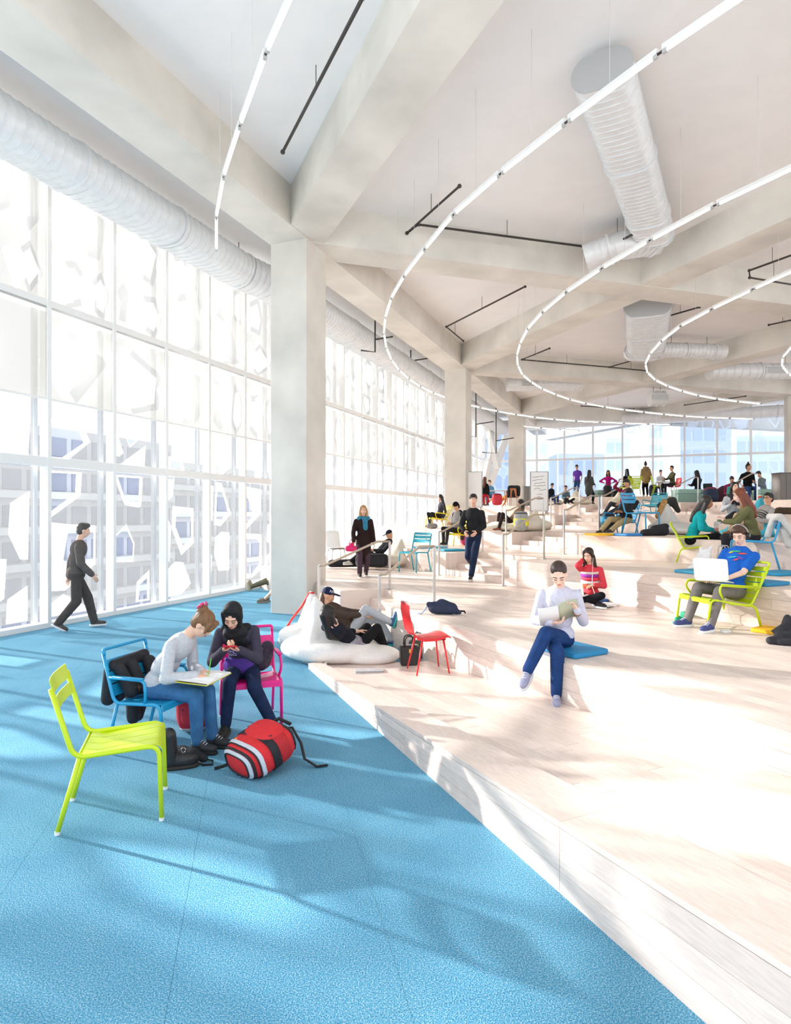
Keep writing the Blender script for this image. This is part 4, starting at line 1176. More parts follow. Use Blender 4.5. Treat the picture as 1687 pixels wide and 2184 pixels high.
            hb.ell(hc + Rh @ V3(0, -0.02, 0.05), (0.09, 0.102, 0.092), Rh); hb.cap(hc + Rh @ V3(0, -0.06, 0.0), 0.075, hc + Rh @ V3(0, -0.07, -0.06), 0.06)
            organic(hb, 'beanie', knit(hairc), root, max(vox, 0.008), 2)
        elif hair == 'hoodup':
            hb.ell(hc + Rh @ V3(0, -0.03, 0.03), (0.10, 0.115, 0.115), Rh); hb.cap(hc + Rh @ V3(0, -0.05, -0.06), 0.085, neckb + Tt @ V3(0, -0.03, -0.02), 0.10)
            organic(hb, 'hood', cloth(hairc), root, max(vox, 0.008), 2)
        else:
            hb.ell(hc + Rh @ V3(0, -0.02, 0.055), (0.086, 0.098, 0.075), Rh); 
            co = organic(hb, 'cap', cloth(hairc), root, max(vox, 0.008), 2)
            MB().ell(hc + Rh @ V3(0, 0.115, 0.055), (0.07, 0.07, 0.012), Rh, 14, 6).build('visor', cloth(hairc), co, True)
    return dict(root=root, hc=hc, Rh=Rh, neckb=neckb, chest=chest, Tt=Tt, waist=waist, H=H, body=bo, top=tpo, shoes=shoes, vox=vox, sh=sh)

# ---- near pair on the carpet
g = person('person in a pale grey sweater bent over a notebook on the blue armchair', (-2.03, 5.42, 0), hd(0.97, -0.22), 0.96,
    hip=(0, -0.03, 0.55), lean=35, head=(48, -6), lf=(-0.08, 0.46, 0.085), rf=(0.08, 0.40, 0.085), lk=(-0.05, 1, 0.3), rk=(0.05, 1, 0.3),
    lh=(-0.06, 0.36, 0.685), rh=(0.10, 0.40, 0.685), le=(-0.5, -0.4, -0.9), re=(0.5, -0.4, -0.9), lhd=(0.2, 1, -0.1), rhd=(-0.1, 1, -0.15), lpn=(0.3, 0, -1), rpn=(-0.3, 0, -1), curl=26,
    topm=knit('#c5c6cc'), pantm=denim('#3b6a97'), shoe='#2a2a2e', sole='#1c1c1c', skin='fair', hair='clip', hairc='#7a5433', loose=1.3)
# pink hair claw
cl = MB()
for q in range(5):
    a = q * 1.25; cl.tube([g['hc'] + g['Rh'] @ V3(0.03 * math.cos(a), -0.125 + 0.02 * math.sin(a), 0.105 + 0.03 * math.sin(a)), g['hc'] + g['Rh'] @ V3(0.052 * math.cos(a + .4), -0.135, 0.105 + 0.045 * math.sin(a + .4))], 0.011, 6)
cl.ell(g['hc'] + g['Rh'] @ V3(0, -0.14, 0.10), (0.03, 0.018, 0.03), g['Rh'], 8, 6)
cl.build('hair_claw', mat('#d8487c', 0.35), g['root'], True)
h = person('person in a black headscarf looking at a red phone on the pink armchair', (-1.47, 6.02, 0), hd(0.08, -1.0), 0.95,
    hip=(0, -0.02, 0.56), lean=34, side=4, head=(38, 6, -4), lf=(-0.34, 0.34, 0.085), rf=(0.10, 0.40, 0.11), lk=(0.12, 1, 0.5), rk=(-0.12, 1, 0.7), lfd=(-0.6, 0.75, -0.05), rfd=(0.2, 0.95, -0.15),
    lh=(-0.035, 0.42, 0.83), rh=(0.115, 0.41, 0.83), le=(-0.5, -0.3, -0.9), re=(0.5, -0.3, -0.9), lhd=(0.75, 0.5, 0.3), rhd=(-0.75, 0.5, 0.3), lpn=(0.2, 0.3, 1), rpn=(-0.2, 0.3, 1), curl=34,
    topm=knit('#45414f'), pantm=denim('#1d2b4a'), shoe='#25221f', sole='#3a322c', skin='fair', hair='hijab', hairc='#0d1016', loose=1.4)
# purple shirt under the cardigan, with its white letters
sb = MB(); sb.ell(h['chest'] + h['Tt'] @ V3(0.02, 0.055, -0.04), (0.095, 0.075, 0.16), h['Tt']); sb.ell(h['H'] + V3(0.02, 0.09, 0.06), (0.14, 0.08, 0.11)); sb.ell(h['H'] + V3(0.06, 0.02, 0.03), (0.14, 0.12, 0.12))
organic(sb, 'shirt', cloth('#5b3f9a'), h['root'], 0.009, 3)
def lettering(txt, size, m, name='lettering', th=0.001):
    c = bpy.data.curves.new(name, 'FONT'); c.body = txt; c.size = size; c.align_x = 'CENTER'; c.align_y = 'CENTER'; c.extrude = th; c.resolution_u = 3
    t = bpy.data.objects.new('t', c); COL.objects.link(t)
    bpy.context.view_layer.update()
    me = bpy.data.meshes.new_from_object(t.evaluated_get(bpy.context.evaluated_depsgraph_get()))
    bpy.data.objects.remove(t); bpy.data.curves.remove(c)
    o = bpy.data.objects.new(name, me); COL.objects.link(o); me.materials.append(m)
    return o
for txt, z in (('N', -0.02), ('NG', -0.068)):
    o = lettering(txt, 0.062 if txt == 'N' else 0.052, mat('#f4f2f6', 0.7)); o.parent = h['root']
    o.matrix_local = Matrix.Translation(h['chest'] + h['Tt'] @ V3(0.055, 0.142, z)) @ (h['Tt'] @ rz_(180) @ rx(90)).to_4x4() @ rz_(0).to_4x4()
# phone
ph = MB().box((0, 0, 0), (0.135, 0.012, 0.07)).build('phone', mat('#c8202c', 0.3)); ph.parent = None
ph.matrix_world = h['root'].matrix_basis @ Matrix.Translation((0.04, 0.49, 0.87)) @ rx(-58).to_4x4()
tag(ph, 'red phone held in both hands above the pink armchair', 'phone')
MB().box((0, -0.007, 0), (0.118, 0.002, 0.06)).build('screen', mat('#30343c', 0.15), ph)
# notebook
nb = empty('notebook', (0, 0, 0), 0, 'open notebook on the lap of the person in a grey sweater', 'notebook')
nb.matrix_basis = g['root'].matrix_basis @ Matrix.Translation((0.03, 0.44, 0.665)) @ rx(-3).to_4x4()
MB().box((0, 0, -0.014), (0.44, 0.30, 0.006)).build('cover', mat('#c8c23a', 0.5), nb)
for q in (-1, 1):
    mb = MB(); n = 8; vs = []
    for i in range(n + 1):
        u = i / n; x = q * 0.21 * u; z = 0.018 * math.sin(math.pi * min(1, u * 1.6)) * (1 - u * 0.4)
        for y in (-0.145, 0.145): vs += [(x, y, z), (x, y, -0.011)]
    fs = []
    for i in range(n):
        a = i * 4; b = a + 4; fs += [(a, b, b + 2, a + 2), (a + 1, a + 3, b + 3, b + 1), (a, a + 1, b + 1, b), (a + 2, b + 2, b + 3, a + 3)]
    mb.add(vs, fs); mb.build('page', mat('#f5f4f2', 0.8), nb)
pe = MB().tube([(0, 0, 0), (0.02, 0.02, 0.14)], 0.0042, 8).build('pen', mat('#6cc24a', 0.4)); pe.location = g['root'].matrix_basis @ V3(0.08, 0.505, 0.685); tag(pe, 'green pen in the writing hand above the notebook', 'pen')
# ---- reader on the terrace edge
rd = person('person in a pale lilac sweater reading on the terrace edge, legs crossed', (1.657, 6.36, Z2), hd(-0.15, -0.99), 0.98,
    hip=(0, 0.0, 0.15), lean=14, head=(36, 8, 3), lf=(0.34, 0.47, -0.10), rf=(0.06, 0.42, -0.335), lk=(0.15, 0.5, 1), rk=(-0.1, 1, 0.6), lfd=(0.35, 0.75, -0.5), rfd=(0.05, 1, -0.05),
    lh=(-0.16, 0.25, 0.47), rh=(0.10, 0.25, 0.34), le=(-0.35, -0.35, -1), re=(0.35, -0.35, -1), lhd=(0.5, 0.25, 0.7), rhd=(-0.9, 0.35, 0.1), lpn=(0.6, 0.5, -0.4), rpn=(0, 0.25, 1), curl=30,
    topm=knit('#cfcede'), scoop=0.012, pantm=denim('#1f3d70'), shoe='#9496b0', sole='#d9d9de', skin='pale', hair='pony', hairc='#3b2820', build=1.07, loose=1.8)
bk_ = empty('book', (0, 0, 0), 0, 'open magazine held by the reader on the terrace edge', 'book')
bk_.matrix_basis = rd['root'].matrix_basis @ Matrix.Translation((0.02, 0.30, 0.43)) @ (rx(-38) @ ry(8)).to_4x4()
def leaf(parent, q, w, hgt, lift, m, name='page'):
    n = 8; vs = []
    for i in range(n + 1):
        u = i / n; x = q * w * u; y = lift * math.sin(u * math.pi * 0.62)
        for z in (-hgt / 2, hgt / 2): vs += [(x, y, z), (x, y - 0.008, z)]
    fs = []
    for i in range(n):
        a = i * 4; b = a + 4; fs += [(a, b, b + 2, a + 2), (a + 1, a + 3, b + 3, b + 1), (a, a + 1, b + 1, b), (a + 2, b + 2, b + 3, a + 3)]
    fs += [(0, 2, 3, 1), (n * 4, n * 4 + 1, n * 4 + 3, n * 4 + 2)]
    return MB().add(vs, fs).build(name, m, parent, True)
leaf(bk_, 1, 0.20, 0.25, 0.02, mat('#eceae8', 0.7)); leaf(bk_, -1, 0.19, 0.25, -0.075, mat('#b9bba0', 0.6), 'cover')
MB().tube([rd['root'].matrix_basis.inverted() @ rd['root'].matrix_basis @ V3(-0.16 + 0.036 * math.cos(a), 0.245 + 0.012, 0.452 + 0.036 * math.sin(a)) for a in [i * math.pi / 5 for i in range(10)]], 0.007, 6, closed=True).build('wristwatch', mat('#8c5a2a', 0.4), rd['root'], True)

# ---- striped sweater
st = person('person in a red striped sweater holding a phone to the ear on the terrace', (3.02, 9.65, Z2), hd(-0.45, -0.9), 0.90,
    hip=(0, 0.0, 0.16), lean=6, head=(22, 14), lf=(0.16, 0.34, 0.10), rf=(-0.16, 0.34, 0.10), lk=(-1, 0.5, 0.35), rk=(1, 0.5, 0.35), lfd=(0.8, 0.5, 0), rfd=(-0.8, 0.5, 0),
    lh=(-0.10, 0.30, 0.38), rh=(0.12, 0.07, 0.78), le=(-0.5, -0.3, -0.8), re=(0.35, 0.6, -1), rhd=(-0.2, -0.1, 1), rpn=(-1, 0.2, 0), lhd=(0.5, 0.8, 0), lpn=(0, 0, -1),
    top='#d8434e', pants='#16141a', skin='fair', hair='long', hairc='#2c1a14', shoe='#26242a')
def stripes(p, zs, w=0.16):
    """knitted bands round the top, just proud of it"""
    for z, hgt, hx in zs:
        c = p['waist'].lerp(p['chest'], 0.5) + p['Tt'] @ V3(0, 0, z)
        MB().lathe([(w * 0.98, -hgt / 2), (w, 0), (w * 0.98, hgt / 2)], (0, 0, 0), 28).build('stripe', knit(hx), p['root'], True).matrix_local = Matrix.Translation(c) @ p['Tt'].to_4x4() @ Matrix.Diagonal((1, 0.76, 1, 1))
stripes(st, ((-0.10, 0.05, '#e5532a'), (-0.035, 0.05, '#d9d3c9'), (0.03, 0.045, '#d94660'), (0.085, 0.045, '#8b3aa0'), (0.135, 0.04, '#d9d3c9')), 0.163)
def laptop(M, label, lidhex, open_deg=105, w=0.33, d=0.23, mark=None):
    r_ = empty('laptop', (0, 0, 0), 0, label, 'laptop'); r_.matrix_basis = M
    MB().ell((0, 0, 0.007), (w / 2, d / 2, 0.008), None, 24, 6, 0.2, 0.18).build('base', mat(lidhex, 0.35, 0.2), r_, 40)
    MB().box((0, 0.01, 0.0155), (w * 0.86, d * 0.5, 0.002)).build('keyboard', mat('#3a3b40', 0.6), r_)
    a = R(open_deg); lid = MB().ell((0, 0, 0), (w / 2, d / 2, 0.006), None, 24, 6, 0.2, 0.18).build('lid', mat(lidhex, 0.35, 0.2), r_, 40)
    Ml = Matrix.Translation((0, d / 2, 0.012)) @ Matrix.Rotation(math.pi - a, 4, 'X') @ Matrix.Translation((0, d / 2, 0))
    lid.matrix_local = Ml
    MB().box((0, 0, 0), (w * 0.92, d * 0.88, 0.002)).build('screen', mat('#4c5563', 0.2), lid).location = (0, 0, 0.0065)
    if mark:
        o = MB().ell((0, 0, -0.0062), (0.022, 0.02, 0.0015), None, 14, 5).build('emblem', mat(mark, 0.3), lid, True)
        MB().ell((0.006, 0.026, -0.0062), (0.009, 0.004, 0.0015), rz_(50), 8, 5).build('emblem_leaf', mat(mark, 0.3), lid, True)
    return r_
lp = laptop(st['root'].matrix_basis @ Matrix.Translation((0.16, 0.40, 0.21)) @ rz_(-10).to_4x4(), 'white laptop with a blue sticker on the lap of the striped sweater', '#f3f3f1', 110, 0.34, 0.24)
o = lettering('60', 0.05, mat('#4a8fc4', 0.5), 'sticker'); o.parent = [c for c in lp.children if c.name.startswith('lid')][0]; o.location = (-0.11, -0.02, -0.007); o.rotation_euler = (0, R(180), R(90))

# ---- person with headphones and a white laptop
hp = person('person in a bright blue T-shirt with headphones, reclining on a lime armchair', (4.20, 7.84, Z2), hd(-0.90, -0.44), 1.02,
    hip=(0, -0.06, 0.44), lean=-20, twist=-14, head=(26, -14), lf=(-0.16, 0.56, 0.085), rf=(0.20, 0.50, 0.085), lk=(-0.1, 0.8, 1), rk=(0.1, 0.8, 1), lfd=(-0.1, 1, 0), rfd=(0.25, 1, 0),
    lh=(-0.10, 0.20, 0.60), rh=(0.10, 0.24, 0.60), le=(-0.5, -0.5, -0.8), re=(0.5, -0.5, -0.8), lhd=(0.4, 0.9, 0), rhd=(-0.4, 0.9, 0), lpn=(0, 0, -1), rpn=(0, 0, -1),
    top='#1f62c0', sleeve=0.42, pants='#7c7673', shoe='#3f4a80', sole='#f2f2f0', skin='pale', hair='short', hairc='#4a2f22', loose=1.5)
laptop(hp['root'].matrix_basis @ Matrix.Translation((-0.02, 0.30, 0.56)) @ (rz_(22) @ rx(8)).to_4x4(), 'open white laptop on the knees of the person with headphones', '#fbfbfb', 112, 0.38, 0.27, '#f0f0f0')
hb_ = empty('headphones', (0, 0, 0), 0, 'black over-ear headphones on the short brown hair', 'headphones'); hb_.matrix_basis = hp['root'].matrix_basis @ Matrix.Translation(hp['hc']) @ hp['Rh'].to_4x4()
MB().tube([(0.098 * math.cos(a), -0.015, 0.02 + 0.118 * math.sin(a)) for a in [i * math.pi / 12 for i in range(13)]], 0.008, 8).build('headband', mat('#b8b4ae', 0.3, 0.7), hb_, True)
for q in (-1, 1):
    c_ = MB().lathe([(0.02, -0.02), (0.036, -0.016), (0.038, 0.01), (0.03, 0.018)], (0, 0, 0), 16, ry(90 * q)).build('ear_cup', mat('#1c1c1e', 0.4), hb_, True); c_.location = (q * 0.095, -0.008, -0.008)
    MB().lathe([(0.016, 0), (0.016, 0.004)], (0, 0, 0), 14, ry(90 * q)).build('ear_plate', mat('#8e9092', 0.3, 0.8), c_, True).location = (q * 0.018, 0, 0)
# printed picture on the blue shirt: loose bright strokes
for i, (x, z, l_, hx, an) in enumerate(((-0.07, 0.07, 0.10, '#e2503c', 12), (0.01, 0.085, 0.13, '#3fae6a', 6), (0.06, 0.07, 0.07, '#e8c93c', 20), (-0.06, 0.01, 0.08, '#7a4bb0', -15), (0.03, 0.005, 0.12, '#35b4c8', 14), (-0.02, -0.02, 0.07, '#d84a62', 30))):
    y = math.sqrt(max(0, 1 - (x / 0.17) ** 2)) * 0.118
    o = MB().ell((0, 0, 0), (l_ / 2, 0.004, 0.010), None, 12, 6).build('shirt_print', mat(hx, 0.8), hp['root'], True)
    o.matrix_local = Matrix.Translation(hp['chest'] + hp['Tt'] @ V3(x, y, z)) @ (hp['Tt'] @ rz_(-x * 250) @ ry(an)).to_4x4()

# ---- group round the blue chair
tj = person('person in a turquoise jacket with long dark hair on the middle lime armchair', tuple(W(1468, 1201, Z3)), hd(0.90, -0.42), 1.0,
    hip=(0, 0.06, 0.44), lean=20, head=(14, 0), lf=(-0.1, 0.42, 0.085), rf=(0.12, 0.46, 0.085), lh=(-0.08, 0.45, 0.60), rh=(0.12, 0.34, 0.62), le=(-1, -0.3, -0.5), re=(1, -0.3, -0.5),
    top='#19a9ae', pants='#17161a', skin='brown', hair='long', hairc='#1d1410', loose=1.8)
cu = empty('drink_cup', (0, 0, 0), 0, 'clear plastic cup with a pink drink in the hand of the turquoise jacket', 'cup'); cu.matrix_basis = tj['root'].matrix_basis @ Matrix.Translation((0.12, 0.46, 0.60))
MB().lathe([(0.032, 0), (0.044, 0.13)], (0, 0, 0), 16).build('cup', sheer('plastic', '#f2f2f2', 0.45, 0.6, gloss=0.05), cu, True)
MB().lathe([(0.031, 0.004), (0.037, 0.06)], (0, 0, 0), 16).build('drink', mat('#d85a52', 0.4), cu, True)
MB().lathe([(0.046, 0.13), (0.042, 0.155), (0.02, 0.175)], (0, 0, 0), 16).build('dome_lid', sheer('plastic', '#f2f2f2', 0.45, 0.6, gloss=0.05), cu, True)
ol = person('person in an olive sweater with auburn hair, back turned, on the blue chair', (6.14, 10.72, Z3), hd(-0.93, 0.36), 1.0,
    hip=(0, 0.0, 0.53), lean=14, head=(16, 0), lf=(-0.1, 0.42, 0.085), rf=(0.12, 0.30, 0.085), lh=(-0.02, 0.42, 0.78), rh=(0.10, 0.42, 0.78), le=(-1, -0.2, -0.6), re=(1, -0.2, -0.6), lhd=(0.3, 0.7, 0.6), rhd=(-0.3, 0.7, 0.6),
    topm=knit('#6b6a47'), pants='#2b2a30', skin='pale', hair='long', hairc='#7a3a1e', loose=2.2, shoe='#9a6a3c')
pc = MB().lathe([(0.035, 0), (0.042, 0.10), (0.04, 0.105)], (0, 0, 0), 14).build('paper_cup', mat('#d9d0d8', 0.6), None, True); pc.location = ol['root'].matrix_basis @ V3(0.04, 0.50, 0.74); tag(pc, 'printed paper cup in the hands of the olive sweater', 'cup')
MB().lathe([(0.0405, 0.035), (0.0425, 0.075)], (0, 0, 0), 14).build('sleeve', mat('#5a7a48', 0.7), pc, True)
sg = person('man in glasses and a grey striped sweater lying back on the teal beanbag', WD(1612, 1146, 12.6) * 1.0, hd(-0.96, -0.28), 0.95,
    hip=(0, 0, 0.22), lean=-40, head=(-4, 0), lf=(-0.12, 0.62, 0.12), rf=(0.14, 0.56, 0.12), lk=(-0.2, 0.2, 1), rk=(0.2, 0.2, 1), lh=(-0.12, 0.12, 0.36), rh=(0.12, 0.12, 0.36), top='#a7a29c', pants='#b39a80', shoe='#8a5a38', sole='#c9a98a', skin='tan', hair='short', hairc='#15110f')
stripes(sg, tuple((-0.12 + i * 0.055, 0.012, '#4c4844') for i in range(6)), 0.160)
gl = MB()
for q in (-1, 1): gl.tube([sg['hc'] + sg['Rh'] @ V3(q * 0.032 + 0.024 * math.cos(a), 0.096, 0.008 + 0.019 * math.sin(a)) for a in [i * math.pi / 5 for i in range(10)]], 0.0035, 6, closed=True); gl.tube([sg['hc'] + sg['Rh'] @ V3(q * 0.056, 0.092, 0.012), sg['hc'] + sg['Rh'] @ V3(q * 0.082, -0.01, 0.01)], 0.003, 6)
gl.build('glasses', mat('#1a1a1a', 0.4), sg['root'], True)
hg = person('person in a grey hooded top and dark plaid scarf facing the camera', WD(1562, 1142, 13.6), hd(-0.12, -1), 0.92,
    hip=(0, 0, 0.42), lean=8, head=(2, -6), lf=(-0.14, 0.35, 0.085), rf=(0.12, 0.40, 0.085), lh=(-0.06, 0.28, 0.66), rh=(0.14, 0.22, 0.72), rhd=(-0.3, 0.2, 0.9), top='#c2c3c6', pants='#1d1d22', skin='fair', hair='long', hairc='#18120f', loose=1.6)
sc_ = MB(); sc_.cap(hg['neckb'] + V3(-0.09, 0.03, -0.02), 0.05, hg['neckb'] + V3(0.09, 0.03, -0.02), 0.05); sc_.cap(hg['neckb'] + V3(-0.05, 0.09, -0.05), 0.05, hg['chest'] + V3(-0.05, 0.13, -0.06), 0.045); sc_.cap(hg['neckb'] + V3(0.06, 0.09, -0.05), 0.05, hg['chest'] + V3(0.06, 0.13, -0.02), 0.04)
organic(sc_, 'scarf', mat('#2a2730', 0.9, 0, 0.5, 26, key='plaid'), hg['root'], 0.016, 2)

# ---- khaki trousers and neighbour on the third terrace
kh = person('man in khaki trousers and a black jacket lying back in a blue armchair', W(1322, 1139, Z4) + Vector((0.12, 0.05, 0)), hd(-0.80, -0.60), 0.98,
    hip=(0, -0.05, 0.36), lean=-30, head=(40, 8), lf=(-0.15, 0.82, 0.085), rf=(0.16, 0.70, 0.085), lk=(-0.1, 0.6, 1), rk=(0.1, 0.6, 1), lh=(-0.08, 0.16, 0.52), rh=(0.10, 0.18, 0.52), lhd=(0.3, 0.9, 0.2), rhd=(-0.3, 0.9, 0.2), top='#2a2a2c', pants='#b7a075', shoe='#3a302b', sole='#e6ded4', skin='brown', hair='short', hairc='#14100e', loose=1.8, build=1.1)
kb = person('person in a maroon top with a hand on the head behind the khaki trousers', WD(1330, 1102, 17.6), hd(-0.85, -0.5), 0.95,
    hip=(0, 0, 0.30), lean=-20, head=(12, 0), lf=(-0.12, 0.85, 0.085), rf=(0.12, 0.70, 0.085), rh=(0.13, 0.10, 1.02), re=(1, 0.3, 0.2), rhd=(-0.5, -0.2, 0.8), lh=(-0.1, 0.25, 0.42), top='#7c1f3a', pants='#3a3a40', skin='tan', hair='short', hairc='#171210')
# ---- left terraces
be = person('woman in a black beanie reading in the yellow armchair', W(975, 1163, Z3), hd(-0.8, -0.55), 1.0,
    hip=(0, 0.02, 0.46), lean=-6, head=(30, 0), lf=(-0.1, 0.50, 0.085), rf=(0.12, 0.42, 0.085), lh=(-0.06, 0.25, 0.66), rh=(0.10, 0.25, 0.66), top='#8d8a88', pants='#2c2a2c', shoe='#1e1c1c', boots=True, skin='tan', hair='beanie', hairc='#171518')
jk = MB(); jk.cap(be['sh'][-1], 0.07, be['sh'][-1] + V3(-0.08, -0.02, -0.26), 0.065); jk.cap(be['sh'][1], 0.07, be['sh'][1] + V3(0.08, -0.02, -0.26), 0.065); jk.ell(be['chest'] + V3(0, -0.09, 0), (0.19, 0.07, 0.24))
organic(jk, 'jacket', cloth('#222126'), be['root'], 0.024, 3)
bt_ = person('person in black boots half hidden behind the second column', W(938, 1126, Z4), hd(-0.9, -0.4), 0.95, hip=(0.0, 0, 0.42), lean=-10, head=(25, 0), lf=(-0.1, 0.40, 0.12), rf=(0.12, 0.35, 0.12), lk=(-0.1, 0.4, 1), rk=(0.1, 0.4, 1), top='#3a3740', pants='#2a272c', shoe='#2a2022', sole='#a8303c', boots=True, hair='long', hairc='#2a1d18')
rc = person('woman reclining on a cream beanbag with bent knees behind the second handrail', WD(1092, 1134, 17.2), hd(-0.97, -0.2), 0.95,
    hip=(0, 0.02, 0.24), lean=-42, head=(28, 8), lf=(-0.1, 0.44, 0.10), rf=(0.12, 0.40, 0.10), lk=(-0.1, 0.2, 1), rk=(0.1, 0.2, 1), lh=(-0.05, 0.15, 0.38), rh=(0.10, 0.12, 0.40), top='#8a6a50', pants='#2d2322', shoe='#8a4a34', skin='tan', hair='long', hairc='#20140f')
ly = person('person in dark clothes lying back on a beanbag beside a black suitcase', WD(808, 1204, 16.6), hd(-0.95, -0.25), 1.0,
    hip=(0, 0, 0.22), lean=-42, head=(30, 10), lf=(-0.12, 0.80, 0.10), rf=(0.12, 0.74, 0.10), lh=(-0.1, 0.15, 0.38), rh=(0.12, 0.15, 0.38), top='#22242c', pants='#1b1d24', shoe='#c9c4bd', sole='#e8e4de', skin='tan', hair='cap', hairc='#23262e')
ww = person('woman walking in a long black coat and blue scarf with a pink bag', W(775, 1230, Z2), hd(0.12, -0.99), 0.93,
    hip=(0, 0, 0.90), lean=3, head=(8, 6), lf=(-0.07, -0.12, 0.10), rf=(0.10, 0.16, 0.085), lh=(-0.26, 0.05, 0.82), rh=(0.24, 0.14, 0.86), re=(0.8, -0.4, -0.4), top='#2b1c1a', coat=0.48, sleeve=1.0, pants='#4a3a44', shoe='#2d2620', boots=True, skin='fair', hair='long', hairc='#b58a5a', loose=2.6, build=1.12)
sf = MB(); sf.cap(ww['neckb'] + V3(-0.1, 0.03, -0.01), 0.065, ww['neckb'] + V3(0.1, 0.03, -0.01), 0.065); sf.cap(ww['neckb'] + V3(-0.03, 0.1, -0.05), 0.07, ww['chest'] + V3(-0.04, 0.13, -0.08), 0.06); sf.cap(ww['neckb'] + V3(-0.1, -0.04, 0.0), 0.05, ww['neckb'] + V3(0.1, -0.04, 0), 0.05)
organic(sf, 'scarf', mat('#2f7e9c', 0.9, 0, 0.3, 18, 0.4, 20, key='bluescarf'), ww['root'], 0.018, 2)
wm = person('man walking in a black jacket and dark jeans on the first terrace', W(1010, 1236, Z2), hd(-0.25, -0.97), 1.05,
    hip=(0, 0, 0.92), lean=4, head=(6, -10), lf=(0.02, 0.24, 0.09), rf=(0.07, -0.34, 0.30), rk=(0.1, 1, 0), rfd=(0.1, 0.6, -0.8), lh=(-0.10, 0.24, 1.0), rh=(0.16, 0.22, 1.0), le=(-0.5, -0.4, -0.9), re=(0.5, -0.4, -0.9), top='#232326', pantm=denim('#1f2b45'), shoe='#1d1b1a', skin='fair', hair='short', hairc='#221a16', loose=2.4, build=1.12)
bl = person('dark-clothed person walking past the left windows', W(162, 1342), hd(0.85, 0.5), 1.06,
    hip=(0, 0, 0.92), lean=6, head=(10, 0), lf=(-0.08, 0.28, 0.10), rf=(0.08, -0.26, 0.14), rfd=(0, 0.8, -0.5), lh=(-0.24, -0.1, 0.86), rh=(0.22, 0.22, 0.92), top='#5e5754', pants='#4d4744', shoe='#4a4542', skin='fair', hair='short', hairc='#4a4440', loose=3.0, build=1.2)
# ---- lying by the windows, beyond the near column
la = person('person in olive trousers lying on the carpet along the windows', Vector((-3.05, 16.7, 0)), hd(-1, -0.10), 1.0,
    hip=(0, 0, 0.12), lean=-70, head=(-40, 0), lf=(-0.10, 0.80, 0.10), rf=(0.10, 0.78, 0.12), lk=(0, 0, 1), rk=(0, 0, 1), lfd=(-0.3, 0.25, 1), rfd=(0.2, 0.35, 1), lh=(-0.12, 0.1, 0.25), rh=(0.12, 0.1, 0.25), top='#3a4048', pants='#5d5a48', shoe='#8d8675', sole='#b9ad96', hair='short', hairc='#2a1f18')
lb2 = person('person in a pale top and grey shoes sitting on the carpet behind the near column', Vector((-2.55, 14.5, 0)), hd(-1, -0.25), 1.0,
    hip=(0, 0, 0.12), lean=12, head=(20, 0), lf=(-0.08, 0.48, 0.09), rf=(0.14, 0.42, 0.09), lk=(-0.8, 0.3, 0.8), rk=(0.8, 0.3, 0.8), lfd=(-0.2, 1, 0), top='#c3c3c8', pants='#c9bdb2', shorts=0.5, shoe='#6b665e', sole='#8a857c', hair='short', hairc='#2d211a')
# ---- beanbag pair beside the ramp
pw = person('person on a phone lying back on the front beanbag, all in black', Vector((-0.60, 8.38, 0)), hd(0.72, 0.69), 0.98,
    hip=(0, 0.02, 0.24), lean=-56, head=(14, -10), lf=(-0.10, 0.62, 0.10), rf=(0.12, 0.56, 0.10), lk=(-0.05, 0.3, 1), rk=(0.1, 0.3, 1), lh=(-0.06, 0.20, 0.42), rh=(0.12, -0.32, 0.52), re=(1, 0.8, -0.3), rhd=(-0.15, -0.2, 1), rpn=(-1, 0, 0), lhd=(0.2, 1, 0.1), lpn=(0, 0, -1),
    top='#1b1d28', sleeve=0.85, pants='#141416', shoe='#4a4a50', sole='#e8e8e8', skin='fair', hair='long', hairc='#171210', loose=1.4)
ws = MB(); ws.ell(pw['H'] + V3(0, 0.0, 0.09), (0.17, 0.14, 0.08)); ws.ell(pw['H'] + V3(0.14, 0.05, -0.02), (0.07, 0.13, 0.10)); organic(ws, 'tied_shirt', mat('#8d8a94', 0.9, 0, 0.5, 25, key='floral'), pw['root'], 0.012, 2)
cpn = person('person in a navy cap and grey sweatpants on the rear beanbag, foot against the riser', Vector((-0.66, 9.40, 0)), hd(0.99, -0.05), 0.98,
    hip=(0, 0.0, 0.28), lean=-50, head=(20, 0), lf=(-0.06, 0.60, 0.12), rf=(0.06, 0.60, 0.42), lk=(-0.1, 0.3, 1), rk=(0.1, 0.2, 1), rfd=(0, 0.35, 1), lh=(-0.08, 0.30, 0.52), rh=(0.12, 0.30, 0.52), top='#4a3c34', pantm=knit('#b3b6bb'), shoe='#3d5f86', sole='#2fb0ac', skin='tan', hair='cap', hairc='#1c2340', loose=1.9)
MB().cap(cpn['hc'] + cpn['Rh'] @ V3(0, -0.07, -0.02), 0.06, cpn['neckb'] + V3(0, -0.12, -0.10), 0.05).build('hair', hairm('#5a3a28'), cpn['root'], True)
o = lettering('NY', 0.06, mat('#e6e6ee', 0.6), 'cap_letters'); o.parent = cpn['root']; o.matrix_local = Matrix.Translation(cpn['hc'] + cpn['Rh'] @ V3(0.07, 0.045, 0.085)) @ (cpn['Rh'] @ rz_(120) @ rx(75)).to_4x4()
